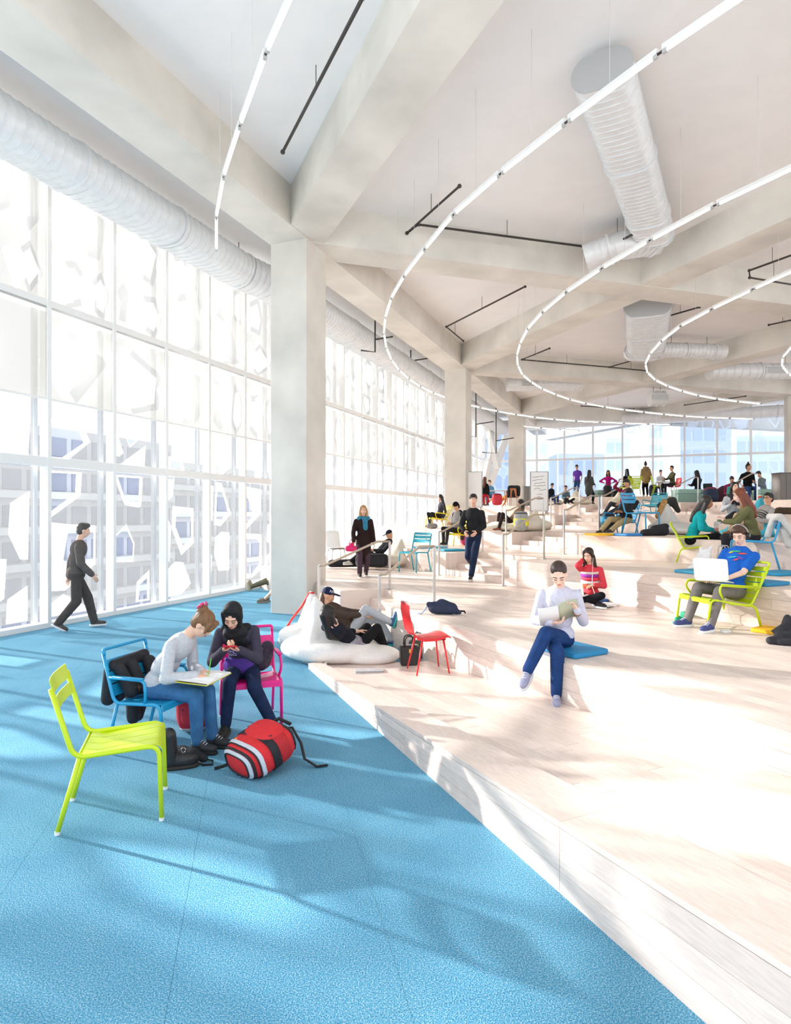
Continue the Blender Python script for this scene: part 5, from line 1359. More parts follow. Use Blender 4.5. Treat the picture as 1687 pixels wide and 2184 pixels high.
# ---- the top floor
def far(label, px, py, d, f, s, **kw):
    return person(label, WD(px, py, d), hd(*f), s, **kw)
SIT = dict(hip=(0, 0, 0.52), lf=(-0.1, 0.42, 0.085), rf=(0.1, 0.42, 0.085))
def lvl(px, Z, d): return Vector(((px - CX) * d / FPX, d, Z))
pm = person('man standing in a purple T-shirt and jeans by the far windows', lvl(1231, Z7, 33), hd(-0.6, -0.8), 1.0, head=(18, 0), top='#6a3fa8', sleeve=0.4, pantm=denim('#2c4a78'), skin='tan', hair='short', hairc='#15110f', build=1.05)
gc = person('woman walking in a dark grey coat on the far stairs', lvl(1256, Z6, 28.6), hd(0.75, 0.66), 0.93, hip=(0, 0, 0.9), lf=(-0.08, -0.10, 0.09), rf=(0.08, 0.2, 0.12), lh=(-0.2, 0.1, 0.85), rh=(0.18, 0.25, 1.0), top='#4b4b4a', coat=0.28, pants='#17161a', skin='brown', hair='long', hairc='#171211', loose=2.4, build=1.1)
pb = person('boy in a plaid shirt sitting against a beanbag, drinking', lvl(1208, Z6, 27.0), hd(0.2, -1), 0.85, hip=(0, 0, 0.14), lean=-8, head=(4, 40), lf=(0.14, 0.36, 0.1), rf=(-0.14, 0.36, 0.1), lk=(-1, 0.4, 0.6), rk=(1, 0.4, 0.6), lh=(-0.05, 0.22, 0.62), rh=(0.12, 0.2, 0.36), topm=mat('#55707a', 0.9, 0, 0.6, 22, key='plaid2'), pants='#2a2a2e', skin='tan', hair='short', hairc='#2a1c14')
pk = person('woman in a magenta sweater with hands on hips by the far windows', lvl(1297, Z7, 32.6), hd(-0.3, -0.95), 1.06, head=(4, 0), lh=(-0.2, 0.08, 0.74), rh=(0.2, 0.08, 0.74), le=(-1, -0.5, 0), re=(1, -0.5, 0), top='#b5157a', pants='#4a4a52', skin='brown', hair='long', hairc='#1c1311', **SIT)
bh = person('person with long black hair seen from behind on a lime chair', lvl(1338, Z7, 31.4), hd(-0.1, 1), 1.05, head=(8, 0), top='#17161a', pants='#17161a', hair='long', hairc='#120f0e', **SIT)
tc_ = person('woman standing in a tan hooded coat with a high bun, back turned', lvl(1377, Z7, 30.4), hd(0.1, 1), 0.95, head=(8, 0), top='#9a8058', coat=0.12, pants='#16151a', shoe='#c8a23a', hair='topbun', hairc='#1a1310', loose=2.6, build=1.15)
fh = MB(); fh.cap(tc_['neckb'] + V3(-0.1, -0.05, 0.01), 0.07, tc_['neckb'] + V3(0.1, -0.05, 0.01), 0.07); fh.ell(tc_['neckb'] + V3(0, -0.12, -0.06), (0.13, 0.06, 0.10)); organic(fh, 'fur_hood', mat('#8a7350', 0.95, 0, 0.3, 30, 0.8, 40), tc_['root'], 0.03, 1)
tb_ = person('boy in a white and black top at the far table', lvl(1409, Z7, 31.6), hd(-0.2, -1), 1.02, head=(8, 10), lh=(-0.1, 0.35, 0.78), rh=(0.1, 0.35, 0.78), top='#d8d8dc', pants='#26262c', skin='pale', hair='short', hairc='#3a2a20', **SIT)
om = person('man with a hair bun in an olive jacket on the red shell chair', lvl(1434, Z7, 29.2), hd(-0.97, -0.2), 1.04, head=(10, 0), lh=(-0.1, 0.38, 0.78), rh=(0.1, 0.38, 0.78), top='#4a4a32', pants='#22222a', skin='tan', hair='bun', hairc='#15110f', **SIT)
bw = person('woman in black with bobbed hair working at a laptop on a green bench', lvl(1488, Z6 + 0.02, 25.5), hd(-0.35, 0.94), 1.0, head=(14, 0), lh=(-0.12, 0.35, 0.78), rh=(0.12, 0.35, 0.78), top='#141417', pants='#141417', hair='long', hairc='#0f0d0d', **SIT)
mw = person('woman in a maroon sweater bent over a turquoise laptop on the top step', lvl(1558, Z6, 21.4), hd(-0.35, -0.93), 0.95, head=(40, 0), lean=22, hip=(0, 0, 0.13), lf=(-0.1, 0.38, -0.20), rf=(0.1, 0.36, -0.20), lh=(-0.1, 0.36, 0.30), rh=(0.1, 0.38, 0.30), top='#7a1540', pants='#4a4446', shoe='#4a403c', boots=True, skin='tan', hair='bun', hairc='#1a1210')
bs = person('man in a black shirt with a topknot sitting on the top step', lvl(1594, Z6, 23.2), hd(-0.15, -1), 1.06, head=(4, -30), lean=4, lh=(-0.08, 0.36, 0.74), rh=(0.28, 0.20, 0.62), top='#121215', sleeve=0.62, pantm=denim('#27406e'), skin='tan', hair='topbun', hairc='#120f0e', build=1.1, **SIT)
gm = person('man in a grey sweater looking at a phone at the far right', lvl(1629, Z6, 25.2), hd(-0.95, -0.2), 1.0, head=(30, 0), lean=16, lh=(-0.08, 0.36, 0.84), rh=(0.08, 0.36, 0.84), top='#7c8790', pants='#26262c', skin='tan', hair='short', hairc='#191310', **SIT)
lt = person('woman in a black leather jacket at the table by the far column, back turned', lvl(1033, Z6, 29.5), hd(0.3, 0.95), 1.0, head=(6, 30), top='#1b1a1c', pants='#b81f34', skin='fair', hair='long', hairc='#6a3f26', **SIT)
lt2 = person('person in blue jeans at the table by the far column', lvl(1045, Z6, 31.0), hd(-0.7, -0.7), 0.95, head=(8, 0), top='#5a93b8', pantm=denim('#33588c'), skin='pale', hair='short', hairc='#6a4a30', **SIT)
ot = person('person in orange trousers stretched out by the far column', lvl(1066, Z6, 32.6), hd(-1, 0.1), 0.95, hip=(0, 0, 0.2), lean=-50, head=(0, 0), lf=(-0.1, 0.6, 0.3), rf=(0.1, 0.7, 0.5), lk=(0, 0.2, 1), rk=(0, 0.2, 1), top='#d98d45', pants='#e08a2e', skin='tan', hair='short', hairc='#2a1d14')
jb = person('person in blue jeans sitting on a beanbag right of the whiteboard', lvl(1176, Z6, 28.5), hd(0.4, -0.9), 0.85, head=(20, 0), lf=(-0.1, 0.42, 0.085), rf=(0.1, 0.42, 0.085), hip=(0, 0, 0.35), top='#1d2026', pantm=denim('#294a80'), skin='tan', hair='short', hairc='#171210')
# ------------------------------------------------------------------ beanbags and belongings
M_bag = mat('#e9e6e1', 0.9, 0, 0.04, 40, 0.12, 60, key='beanbag')
M_cream = mat('#e6dccb', 0.9, 0, 0.05, 30, 0.12, 50, key='creambag')
def beanbag(loc, rz, label, s=1.0, m=None, peak=0.62, strap=None, toe=1.0, vox=None):
    r_ = empty('beanbag', loc, rz, label, 'beanbag', scale=s)
    mb = MB()
    mb.ell((0, -0.05, 0.16), (0.45, 0.62, 0.165), None, 22, 12, 0.85); mb.ell((0, 0.40 * toe, 0.11), (0.33, 0.42 * toe, 0.11), None, 18, 10, 0.9)
    mb.cap((0, -0.16, 0.20), 0.33, (0, -0.22, peak - 0.09), 0.09, 18); mb.cap((0, -0.22, peak - 0.1), 0.09, (0, -0.24, peak), 0.04); mb.cap((0, -0.5, 0.11), 0.11, (0, -0.62, 0.08), 0.07)
    mb.cap((-0.26, -0.16, 0.22), 0.12, (0, -0.2, peak - 0.16), 0.09); mb.cap((0.26, -0.16, 0.22), 0.12, (0, -0.2, peak - 0.16), 0.09)
    b = organic(mb, 'cover', m or M_bag, r_, vox or max(0.012, loc[1] * 0.0016), 14)
    if strap:
        MB().tube([(-0.02, -0.68, 0.04), (-0.02, -0.60, 0.20), (-0.02, -0.50, 0.36), (-0.01, -0.36, peak - 0.16), (0, -0.26, peak + 0.015), (0.01, -0.20, peak + 0.01)], 0.034, 8, flat=(1, 0.45)).build('strap', mat(strap, 0.7), r_, True)
    MB().box((0.46, 0.1, 0.06), (0.06, 0.008, 0.045)).build('tag', mat('#f4f4f4', 0.6), r_)
    return r_
beanbag((-0.86, 8.62, 0.0), hd(0.95, -0.30), 'white beanbag in front, under the phone user in black', 1.12, peak=0.74, toe=1.05)
beanbag((-1.02, 9.55, 0.0), hd(0.99, -0.05), 'white beanbag with a red strap under the person in a navy cap', 1.15, peak=0.70, strap='#e23b34')
o = beanbag((-1.30, 11.35, 0.0), hd(-0.5, -0.85), 'white beanbag with a red loop standing by the big column', 0.62, peak=0.95, strap='#e2463c')
beanbag(WD(838, 1207, 17.0), hd(-0.95, -0.25), 'cream beanbag with dark piping behind the lying person', 1.0, M_cream, 0.72)
beanbag(WD(1125, 1133, 17.3), hd(-0.95, -0.2), 'cream beanbag beside the grey and yellow backpack', 1.05, M_cream, 0.55)
beanbag(WD(1078, 1133, 17.4), hd(-0.95, -0.2), 'cream beanbag under the reclining woman', 0.9, M_cream, 0.5)
beanbag(Vector((8.05, 27.4, Z6)), hd(0.3, -0.95), 'cream beanbag behind the boy in a plaid shirt', 1.0, M_cream, 0.7)
beanbag(Vector((7.25, 28.9, Z6)), hd(0.3, -0.95), 'cream beanbag under the jeans right of the whiteboard', 0.95, M_cream, 0.66)
beanbag(Vector((10.6, 29.7, Z6)), hd(-0.6, -0.8), 'cream beanbag left of the black and blue bags on the top floor', 1.0, M_cream, 0.75)
beanbag(W(1438, 1140, Z4) + Vector((0, 0.1, 0)), hd(0.3, -0.95), 'big pale grey beanbag with a fur-trimmed coat over it', 0.92, mat('#cfcdc8', 0.9, 0, 0.04, 30, key='greybag'), 0.80)
beanbag(WD(1604, 1148, 12.9), hd(-0.96, -0.28), 'turquoise beanbag under the man in glasses', 0.95, mat('#46b4c8', 0.8, 0, 0.05, 20, key='tealbag'), 0.86)

def blob(name, label, cat, loc, parts, m, vox=0.012, rz=0.0, smooth=3, extra=None):
    """soft heap (coat, cloth bag) grown round a few rods"""
    r_ = empty(name, loc, rz, label, cat)
    mb = MB()
    rg = random.Random(len(label))
    for p in parts:
        mb.cap(*p)
        for _ in range(7):
            t = rg.random(); c = p[0].lerp(p[2], t); rr = p[1] + (p[3] - p[1]) * t
            d = V3(rg.uniform(-1, 1), rg.uniform(-1, 1), rg.uniform(-0.35, 1)).normalized()
            q = c + d * rr * 0.85; q.z = max(q.z, rr * 0.3)
            mb.ell(q, (rr * rg.uniform(0.25, 0.6), rr * rg.uniform(0.15, 0.3), rr * rg.uniform(0.2, 0.5)), Matrix.Rotation(rg.random() * 6, 3, d), 8, 6)
    organic(mb, 'cloth', m, r_, vox, smooth)
    return r_
M_black = mat('#1c1d22', 0.8, 0, 0.3, 14, 0.5, 16, key='blackcloth')
# coat over the blue armchair
c_ = Matrix.Translation((-2.07, 5.40, 0)) @ Matrix.Rotation(hd(0.95, -0.31), 4, 'Z')
ct = empty('coat', (0, 0, 0), 0, 'black puffy coat hung over the back of the blue armchair', 'coat'); ct.matrix_basis = c_
mb = MB()
for a in ((V3(-0.20, -0.30, 0.74), 0.05, V3(0.18, -0.30, 0.72), 0.05), (V3(-0.2, -0.26, 0.68), 0.05, V3(-0.18, -0.17, 0.50), 0.05), (V3(0.15, -0.25, 0.68), 0.05, V3(0.12, -0.16, 0.50), 0.06), (V3(0, -0.26, 0.68), 0.06, V3(0, -0.17, 0.50), 0.06),
          (V3(-0.18, -0.36, 0.70), 0.055, V3(-0.20, -0.42, 0.42), 0.075), (V3(-0.20, -0.42, 0.42), 0.075, V3(-0.18, -0.40, 0.16), 0.06), (V3(0.0, -0.36, 0.68), 0.05, V3(0.0, -0.40, 0.42), 0.065), (V3(0.15, -0.36, 0.68), 0.05, V3(0.14, -0.39, 0.42), 0.06),
          (V3(-0.27, -0.30, 0.66), 0.06, V3(-0.30, -0.36, 0.40), 0.055), (V3(-0.30, -0.36, 0.40), 0.055, V3(-0.27, -0.42, 0.14), 0.045)): mb.cap(*a)
organic(mb, 'coat_body', M_black, ct, 0.010, 3)
fr = MB().cap(V3(-0.14, -0.19, 0.56), 0.03, V3(0.06, -0.15, 0.50), 0.025).build('fur_trim', mat('#7a5a34', 0.95, 0, 0.4, 40, 0.9, 60), ct, True)
MB().box((-0.16, -0.145, 0.50), (0.03, 0.004, 0.045), rx(15)).build('label_tag', mat('#d8d8da', 0.6), ct)
# bags beside the pink chair
blob('shoulder_bag', 'dark purple shoulder bag wedged at the right of the pink armchair', 'bag', W(566, 1545) + Vector((-0.05, 0.15, 0.46)), ((V3(-0.02, 0.05, 0.10), 0.085, V3(0.03, 0.02, 0.24), 0.07), (V3(0.0, -0.10, 0.10), 0.06, V3(0.02, -0.02, 0.2), 0.06)), mat('#2a1a30', 0.7, 0, 0.4, 18, 0.4, 20), 0.010)
def ellband(c, r, M, ph0, ph1, grow, e=0.8, seg=22, n=5):
    pw = lambda v, ex: math.copysign(abs(v) ** ex, v)
    mb = MB(); vs = []
    prof = [(ph0 + (ph1 - ph0) * i / n, 1 + grow) for i in range(n + 1)] + [(ph1 - (ph1 - ph0) * i / n, 0.96) for i in range(n + 1)]
    for ph, g_ in prof:
        for k in range(seg):
            th = 2 * math.pi * k / seg
            p = V3(r[0] * pw(math.cos(ph), e) * pw(math.cos(th), e), r[1] * pw(math.cos(ph), e) * pw(math.sin(th), e), r[2] * pw(math.sin(ph), e)) * g_
            vs.append(M @ p + Vector(c))
    m_ = len(prof); fs = []
    for i in range(m_):
        j = (i + 1) % m_
        for k in range(seg): fs.append((i * seg + k, i * seg + (k + 1) % seg, j * seg + (k + 1) % seg, j * seg + k))
    return mb.add(vs, fs)
def backpack(loc, M, label, r=(0.17, 0.13, 0.24), main='#c8232c', bands=(), straps='#17171a', rz=0.0, strap_loop=True, s=1.0):
    """axis of the bag is local z (base to top); front pockets face local -y"""
    r_ = empty('backpack', loc, rz, label, 'backpack', scale=s)
    c = V3(0, 0, r[2] * 0.98)
    Mc = M.to_3x3()
    ctr = Vector((0, 0, 0))
    body = MB().ell(ctr, r, Mc, 24, 14, 0.6, 0.62)
    zmin = min(v[2] for v in body.v); off = V3(0, 0, -zmin); body.v = [(v[0], v[1], v[2] + off.z) for v in body.v]
    body.build('main_body', mat(main, 0.75, 0, 0.08, 20, 0.25, 24, key=('pack', main)), r_, True)
    for ph0, ph1, g_, hx in bands:
        ellband(off, r, Mc, ph0, ph1, g_, 0.61).build('panel', mat(hx, 0.7, 0, 0.06, 24, 0.2, 30, key=('pack', hx)), r_, True)
    pk = MB().ell(off + Mc @ V3(0, -r[1] * 0.75, -r[2] * 0.28), (r[0] * 0.78, r[1] * 0.5, r[2] * 0.52), Mc, 20, 10, 0.7, 0.8).build('front_pocket', mat(main, 0.75, 0, 0.08, 20, 0.25, 24, key=('pack', main)), r_, True)
    MB().tube([off + Mc @ V3(r[0] * 0.7 * math.cos(a), -r[1] * 1.05, -r[2] * 0.22 + r[2] * 0.32 * math.sin(a)) for a in [0.2 + i * (math.pi - 0.4) / 8 for i in range(9)]], 0.005, 6).build('zip', mat('#202024', 0.5), pk, True)
    st_ = mat(straps, 0.8)
    MB().tube([off + Mc @ p for p in (V3(-0.03, r[1] * 0.7, r[2] * 0.9), V3(-0.02, r[1] * 0.9, r[2] * 1.12), V3(0.02, r[1] * 0.9, r[2] * 1.12), V3(0.03, r[1] * 0.7, r[2] * 0.9))], 0.010, 6).build('handle', st_, r_, True)
    if strap_loop:
        for q in (-1, 1): MB().tube([off + Mc @ p for p in (V3(q * 0.07, r[1] * 0.85, r[2] * 0.8), V3(q * 0.10, r[1] * 1.35, r[2] * 0.4), V3(q * 0.12, r[1] * 1.3, -r[2] * 0.2), V3(q * 0.12, r[1] * 0.95, -r[2] * 0.7))], 0.022, 8, flat=(1, 0.3)).build('shoulder_strap', st_, r_, True)
    return r_
ID = Matrix.Identity(3)
# the red backpack lying in front
ax = V3(-0.62, -0.66, -0.30).normalized(); xx = V3(0, 0, 1).cross(ax).normalized(); Mr = Matrix((xx, ax.cross(xx), ax)).transposed()
bp = backpack(W(556, 1640), Mr @ rz_(180), 'red, grey and black backpack lying on the carpet in front of the two seated people', (0.23, 0.13, 0.24), '#d2242a',
    ((0.30, 0.46, 0.03, '#c9ccd4'), (0.46, 0.52, 0.045, '#1b1b20'), (0.70, 0.82, 0.035, '#1b1b20'), (0.86, 1.05, 0.04, '#c4c7d0'), (1.05, 1.12, 0.05, '#1b1b20'), (-0.35, 0.0, 0.025, '#b81c24'), (-0.02, 0.06, 0.045, '#1b1b20'), (-1.3, -0.7, 0.03, '#1d1d22')), strap_loop=False)
MB().tube([(0.10, 0.16, 0.26), (0.22, 0.17, 0.27), (0.30, 0.12, 0.16), (0.34, 0.05, 0.06), (0.44, 0.02, 0.012), (0.52, 0.05, 0.012)], 0.024, 8, flat=(1, 0.35)).build('shoulder_strap', mat('#17171a', 0.8), bp, True)
MB().tube([(-0.02, 0.20, 0.27), (0.10, 0.24, 0.32), (0.2, 0.22, 0.28)], 0.030, 8, flat=(1, 0.4)).build('padded_strap', mat('#17171a', 0.8), bp, True)
MB().tube([(-0.22, -0.02, 0.06), (-0.30, 0.0, 0.02), (-0.36, -0.02, 0.012)], 0.012, 6).build('side_strap', mat('#17171a', 0.8), bp, True)
for i in range(7): MB().ell((-0.19 - 0.008 * (i % 2), -0.03 + 0.004 * i, 0.10 + 0.022 * i), (0.016,) * 3, None, 8, 6).build('bead', mat(['#4a9a5a', '#c33a6a', '#d9b23a', '#3f7fc0'][i % 4], 0.5), bp, True)
backpack(W(416, 1556), rz_(20) @ rx(-8), 'crimson backpack standing between the blue and the pink armchair', (0.17, 0.13, 0.24), '#b51d32', ((-1.35, -0.85, 0.03, '#9aa0a6'), (1.0, 1.4, 0.02, '#1b1b20')))
# boot and small bag behind the lime chair
bt2 = empty('boot', W(365, 1640), 0.3, 'black ankle boot standing behind the front leg of the lime chair', 'shoe')
mb = MB(); mb.cap(V3(0, 0.0, 0.10), 0.055, V3(-0.02, 0.0, 0.27), 0.058); mb.ell((0.09, 0, 0.06), (0.12, 0.05, 0.055), None, 14, 8, 0.85); mb.ell((0, 0, 0.07), (0.07, 0.052, 0.07))
organic(mb, 'upper', mat('#232122', 0.45, 0, 0.2, 20, 0.3, 24), bt2, 0.008, 2); MB().ell((0.06, 0, 0.015), (0.155, 0.056, 0.016), None, 18, 6, 0.4, 0.8).build('sole', mat('#2c2826', 0.8), bt2, True)
for i in range(3): MB().tube([(0.035 - 0.03 * i, -0.045, 0.14 + 0.05 * i), (0.05 - 0.03 * i, 0, 0.16 + 0.05 * i), (0.035 - 0.03 * i, 0.045, 0.14 + 0.05 * i)], 0.004, 6).build('lace', mat('#111111', 0.7), bt2)
sb_ = blob('drawstring_bag', 'small black bag with a strap loop on the carpet beside the boot', 'bag', W(400, 1622), ((V3(-0.08, 0.05, 0.05), 0.055, V3(0.06, 0.0, 0.05), 0.05), (V3(0.06, 0.0, 0.045), 0.045, V3(0.15, -0.03, 0.03), 0.03)), M_black, 0.010)
MB().tube([(0.12, -0.03, 0.03), (0.22, -0.05, 0.02), (0.24, -0.11, 0.012), (0.16, -0.12, 0.012), (0.10, -0.06, 0.02)], 0.012, 6, flat=(1, 0.4)).build('strap', mat('#111114', 0.8), sb_, True)
MB().tube([(-0.02 + 0.018 * math.cos(a), -0.04, 0.10 + 0.02 * math.sin(a)) for a in [i * math.pi / 5 for i in range(10)]], 0.004, 6, closed=True).build('ring', M_steel, sb_, True)
# closed laptop on the ramp
p = onramp(787, 1432)
laptop(Matrix.Translation(p) @ Matrix.Rotation(R(4), 4, 'Z') @ rx(-2).to_4x4(), 'closed silver laptop lying on the wooden ramp', '#c9c9cb', 3, 0.36, 0.25, '#eeeeee')
# handbag and clutter by the red chair
def handbag(loc, rz, label, w, d, h_, m, fl=0.12, hm=None):
    r_ = empty('handbag', loc, rz, label, 'bag')
    mb = MB().add([(-w / 2, -d / 2, 0), (w / 2, -d / 2, 0), (w / 2, d / 2, 0), (-w / 2, d / 2, 0), (-w / 2 * (1 + fl), -d / 2 * 0.7, h_), (w / 2 * (1 + fl), -d / 2 * 0.7, h_), (w / 2 * (1 + fl), d / 2 * 0.7, h_), (-w / 2 * (1 + fl), d / 2 * 0.7, h_)], [(3, 2, 1, 0), (4, 5, 6, 7), (0, 1, 5, 4), (1, 2, 6, 5), (2, 3, 7, 6), (3, 0, 4, 7)])
    o = mb.build('bag_body', m, r_)
    bm = bmesh.new(); bm.from_mesh(o.data); bmesh.ops.bevel(bm, geom=list(bm.edges), offset=0.015, segments=2, affect='EDGES'); bm.to_mesh(o.data); bm.free(); o.data.shade_smooth(); o.data.set_sharp_from_angle(angle=R(50))
    for q in (-1, 1): MB().tube(bend_path([(-w * 0.28, q * d * 0.3, h_ * 0.9), (-w * 0.24, q * d * 0.3, h_ * 1.45), (w * 0.24, q * d * 0.3, h_ * 1.45), (w * 0.28, q * d * 0.3, h_ * 0.9)], 0.07), 0.009, 8).build('handle', hm or m, r_, True)
    MB().box((0, -d / 2 * 0.85 - 0.004, h_ * 0.75), (0.02, 0.012, 0.05)).build('clasp', mat('#d8bb6a', 0.3, 0.8), r_)
    return r_
handbag(onramp(872, 1418), 0.15, 'black leather handbag with a gold clasp next to the red chair', 0.22, 0.16, 0.26, mat('#211d1c', 0.4, 0, 0.2, 10, 0.2, 20))
handbag(onramp(893, 1402), -0.2, 'dark grey bag behind the black handbag', 0.24, 0.16, 0.24, mat('#4a4a44', 0.7, 0, 0.2, 12))
blob('plastic_bag', 'crumpled clear plastic bag on the ramp by the red chair', 'bag', onramp(925, 1398), ((V3(-0.10, 0, 0.035), 0.04, V3(0.10, 0.02, 0.035), 0.045), (V3(-0.03, 0, 0.06), 0.05, V3(0.03, 0.0, 0.085), 0.03)), mat('#efe6e0', 0.4, 0, 0.06, 20, 0.6, 25), 0.010)
for i, (x, y, hx, l_) in enumerate(((858, 1356, '#6a2f86', 'purple sneaker beside the black handbag'), (838, 1372, '#2a7f9a', 'teal sneaker below the raised foot'))):
    s_ = empty('sneaker', W(x, y + 26, 0.03) if i else onramp(x, 1392) , 0.5, l_, 'shoe')
    mb = MB(); mb.ell((0.08, 0, 0.045), (0.11, 0.042, 0.042), None, 14, 8, 0.85); mb.ell((0, 0, 0.06), (0.06, 0.04, 0.05)); organic(mb, 'upper', mat(hx, 0.7), s_, 0.008, 2); MB().ell((0.05, 0, 0.012), (0.145, 0.046, 0.013), None, 18, 6, 0.4, 0.8).build('sole', mat('#e8e8e6', 0.7), s_, True)
# glasses on the red chair back
gk = MB(); 
for q in (-1, 1): gk.tube([(q * 0.035 + 0.026 * math.cos(a), 0, 0.022 * math.sin(a)) for a in [i * math.pi / 5 for i in range(10)]], 0.003, 6, closed=True); gk.tube([(q * 0.06, 0, 0), (q * 0.065, 0.10, -0.01)], 0.0025, 6)
o = gk.build('eyeglasses', mat('#3a2a22', 0.4)); o.location = onramp(912, 1432) + Vector((-0.30, -0.07, 0.855)); o.rotation_euler = (0, 0, hd(0.97, 0.25)); tag(o, 'thin eyeglasses resting on top of the red chair back', 'glasses')
# navy backpack on the first terrace
nb2 = blob('backpack', 'navy backpack lying flat on the first terrace behind the red chair', 'backpack', W(945, 1310, Z2), ((V3(-0.12, 0.02, 0.09), 0.09, V3(0.12, -0.02, 0.085), 0.085), (V3(-0.02, 0.0, 0.14), 0.08, V3(0.10, 0, 0.10), 0.07), (V3(-0.20, 0.0, 0.14), 0.04, V3(-0.12, 0, 0.12), 0.05), (V3(0.16, 0, 0.05), 0.05, V3(0.23, -0.03, 0.03), 0.03)), mat('#222c48', 0.75, 0, 0.2, 10, 0.5, 12, key='navypack'), 0.013)
MB().tube([(-0.2, 0.02, 0.14), (-0.26, 0.0, 0.06), (-0.30, -0.02, 0.012), (-0.36, 0.02, 0.012)], 0.016, 6, flat=(1, 0.4)).build('strap', mat('#7a86a8', 0.8), nb2, True)
MB().tube([(0.22, -0.02, 0.05), (0.30, -0.02, 0.045), (0.31, 0.0, 0.015)], 0.012, 6).build('loop', mat('#15171f', 0.8), nb2, True)
# round the striped sweater
ob = empty('open_book', W(1294, 1292, Z2), TANG + 0.3, 'open white book lying on the terrace by the navy cushion', 'book')
for q in (-1, 1):
    f_ = leaf(ob, q, 0.2, 0.28, 0.02, mat('#f3f2f0', 0.8)); f_.rotation_euler = (R(90), 0, 0); f_.location = (0, 0, 0.006)
wc = MB().lathe([(0.032, 0), (0.042, 0.115), (0.043, 0.12)], (0, 0, 0), 16).build('paper_cup', mat('#f1efec', 0.6), None, True); wc.location = W(1247, 1287, Z2); wc.rotation_euler = (0, 0, 0); tag(wc, 'white paper cup beside the reader, next to the navy cushion', 'cup')
MB().lathe([(0.045, 0.115), (0.045, 0.125), (0.035, 0.13)], (0, 0, 0), 16).build('lid', mat('#ffffff', 0.4), wc, True)
MB().tube([st['root'].matrix_basis @ p for p in (st['hc'] + V3(-0.08, 0.03, 0), st['chest'] + V3(-0.06, 0.15, 0.05), st['waist'] + V3(-0.05, 0.17, 0), V3(-0.12, 0.30, 0.22), V3(-0.15, 0.36, 0.06))], 0.0035, 6).build('earphone_cable', mat('#f2f2f2', 0.5)); tag(bpy.context.scene.objects['earphone_cable'], 'white earphone cable down the front of the striped sweater', 'cable')
# round the person with headphones
cb = MB().tube(catmull([W(1546, 1246, 1.02), W(1549, 1275, 0.95), W(1556, 1310, 0.74), W(1563, 1330, Z2 + .02), W(1552, 1345, Z2 + .01), W(1545, 1347, Z2 + .01)], 6), 0.005, 6).build('charger_cable', mat('#f2f2f0', 0.5), None, True); tag(cb, 'white charger cable hanging from the white laptop to the floor', 'cable')
ch = empty('charger', W(1548, 1349, Z2), 0.4, 'white charger brick on the floor in front of the lime armchair', 'charger'); MB().ell((0, 0, 0.016), (0.06, 0.04, 0.016), None, 20, 6, 0.3, 0.3).build('brick', mat('#f4f4f2', 0.4), ch, 50); MB().box((0.07, 0, 0.012), (0.03, 0.02, 0.015)).build('plug', mat('#e2e2e0', 0.4), ch)
backpack(W(1543, 1323, Z2) + Vector((0.05, 0.25, 0)), rz_(20) @ rx(-35), 'brown and black backpack under the lime armchair', (0.19, 0.13, 0.21), '#4a4038', ((0.2, 0.7, 0.02, '#1c1b1b'), (-1.3, -0.8, 0.02, '#1c1b1b')), s=0.95)
for i, (x, y) in enumerate(((1447, 1329), (1460, 1318))):
    s_ = empty('green_shoe', W(x, y, Z2), 0.3 + i, ['bright green shoe nearest the lime armchair, lying on its side', 'bright green shoe behind the other one, heel to the lime armchair'][i], 'shoe', 'pair of green shoes')
    mb = MB(); mb.ell((0.08, 0, 0.04), (0.11, 0.04, 0.038), None, 14, 8, 0.85); mb.ell((0, 0, 0.05), (0.06, 0.038, 0.045)); organic(mb, 'upper', mat('#1fa67a', 0.6), s_, 0.009, 2); MB().ell((0.05, 0, 0.012), (0.145, 0.044, 0.013), None, 18, 6, 0.4, 0.8).build('sole', mat('#37c49a', 0.6), s_, True)
blob('jacket', 'black jacket heaped on the floor at the right edge', 'coat', W(1680, 1372, Z2), ((V3(-0.22, -0.05, 0.04), 0.045, V3(0.2, 0.0, 0.06), 0.07), (V3(-0.02, 0.1, 0.10), 0.07, V3(0.2, 0.12, 0.17), 0.08), (V3(-0.15, -0.1, 0.03), 0.035, V3(0.1, -0.16, 0.04), 0.05), (V3(-0.1, 0.0, 0.08), 0.05, V3(0.1, -0.05, 0.10), 0.05), (V3(0.05, 0.1, 0.2), 0.05, V3(0.06, 0.1, 0.26), 0.04)), mat('#2a2a30', 0.8, 0, 0.3, 14, 0.5, 16), 0.014)
# round the turquoise jacket
pb_ = blob('plastic_bag', 'white knotted plastic bag with a red print beside the grey handbag', 'bag', W(1500, 1214, Z3), ((V3(-0.12, 0, 0.08), 0.08, V3(0.12, 0, 0.08), 0.09), (V3(0.0, 0, 0.16), 0.12, V3(0.05, 0, 0.27), 0.08), (V3(0.06, 0, 0.28), 0.05, V3(0.14, 0, 0.38), 0.02), (V3(-0.03, 0, 0.28), 0.04, V3(-0.05, 0, 0.36), 0.02), (V3(-0.12, -0.02, 0.06), 0.05, V3(-0.28, -0.1, 0.03), 0.03)), mat('#f4f2f1', 0.35, 0, 0.04, 20, 0.5, 22, key='whitebag'), 0.016)
MB().ell((-0.02, -0.125, 0.17), (0.05, 0.012, 0.02), None, 10, 6).build('print', mat('#d8323a', 0.6), pb_, True)
handbag(W(1543, 1214, Z3), 0.2, 'grey leather handbag with long handles behind the white laptop', 0.26, 0.13, 0.27, mat('#bdbbb6', 0.5), -0.25)
gx = empty('coat', W(1606, 1215, Z3), hd(-0.97, 0.22), 'light grey coat hung over the back of the blue chair', 'coat')
mb = MB()
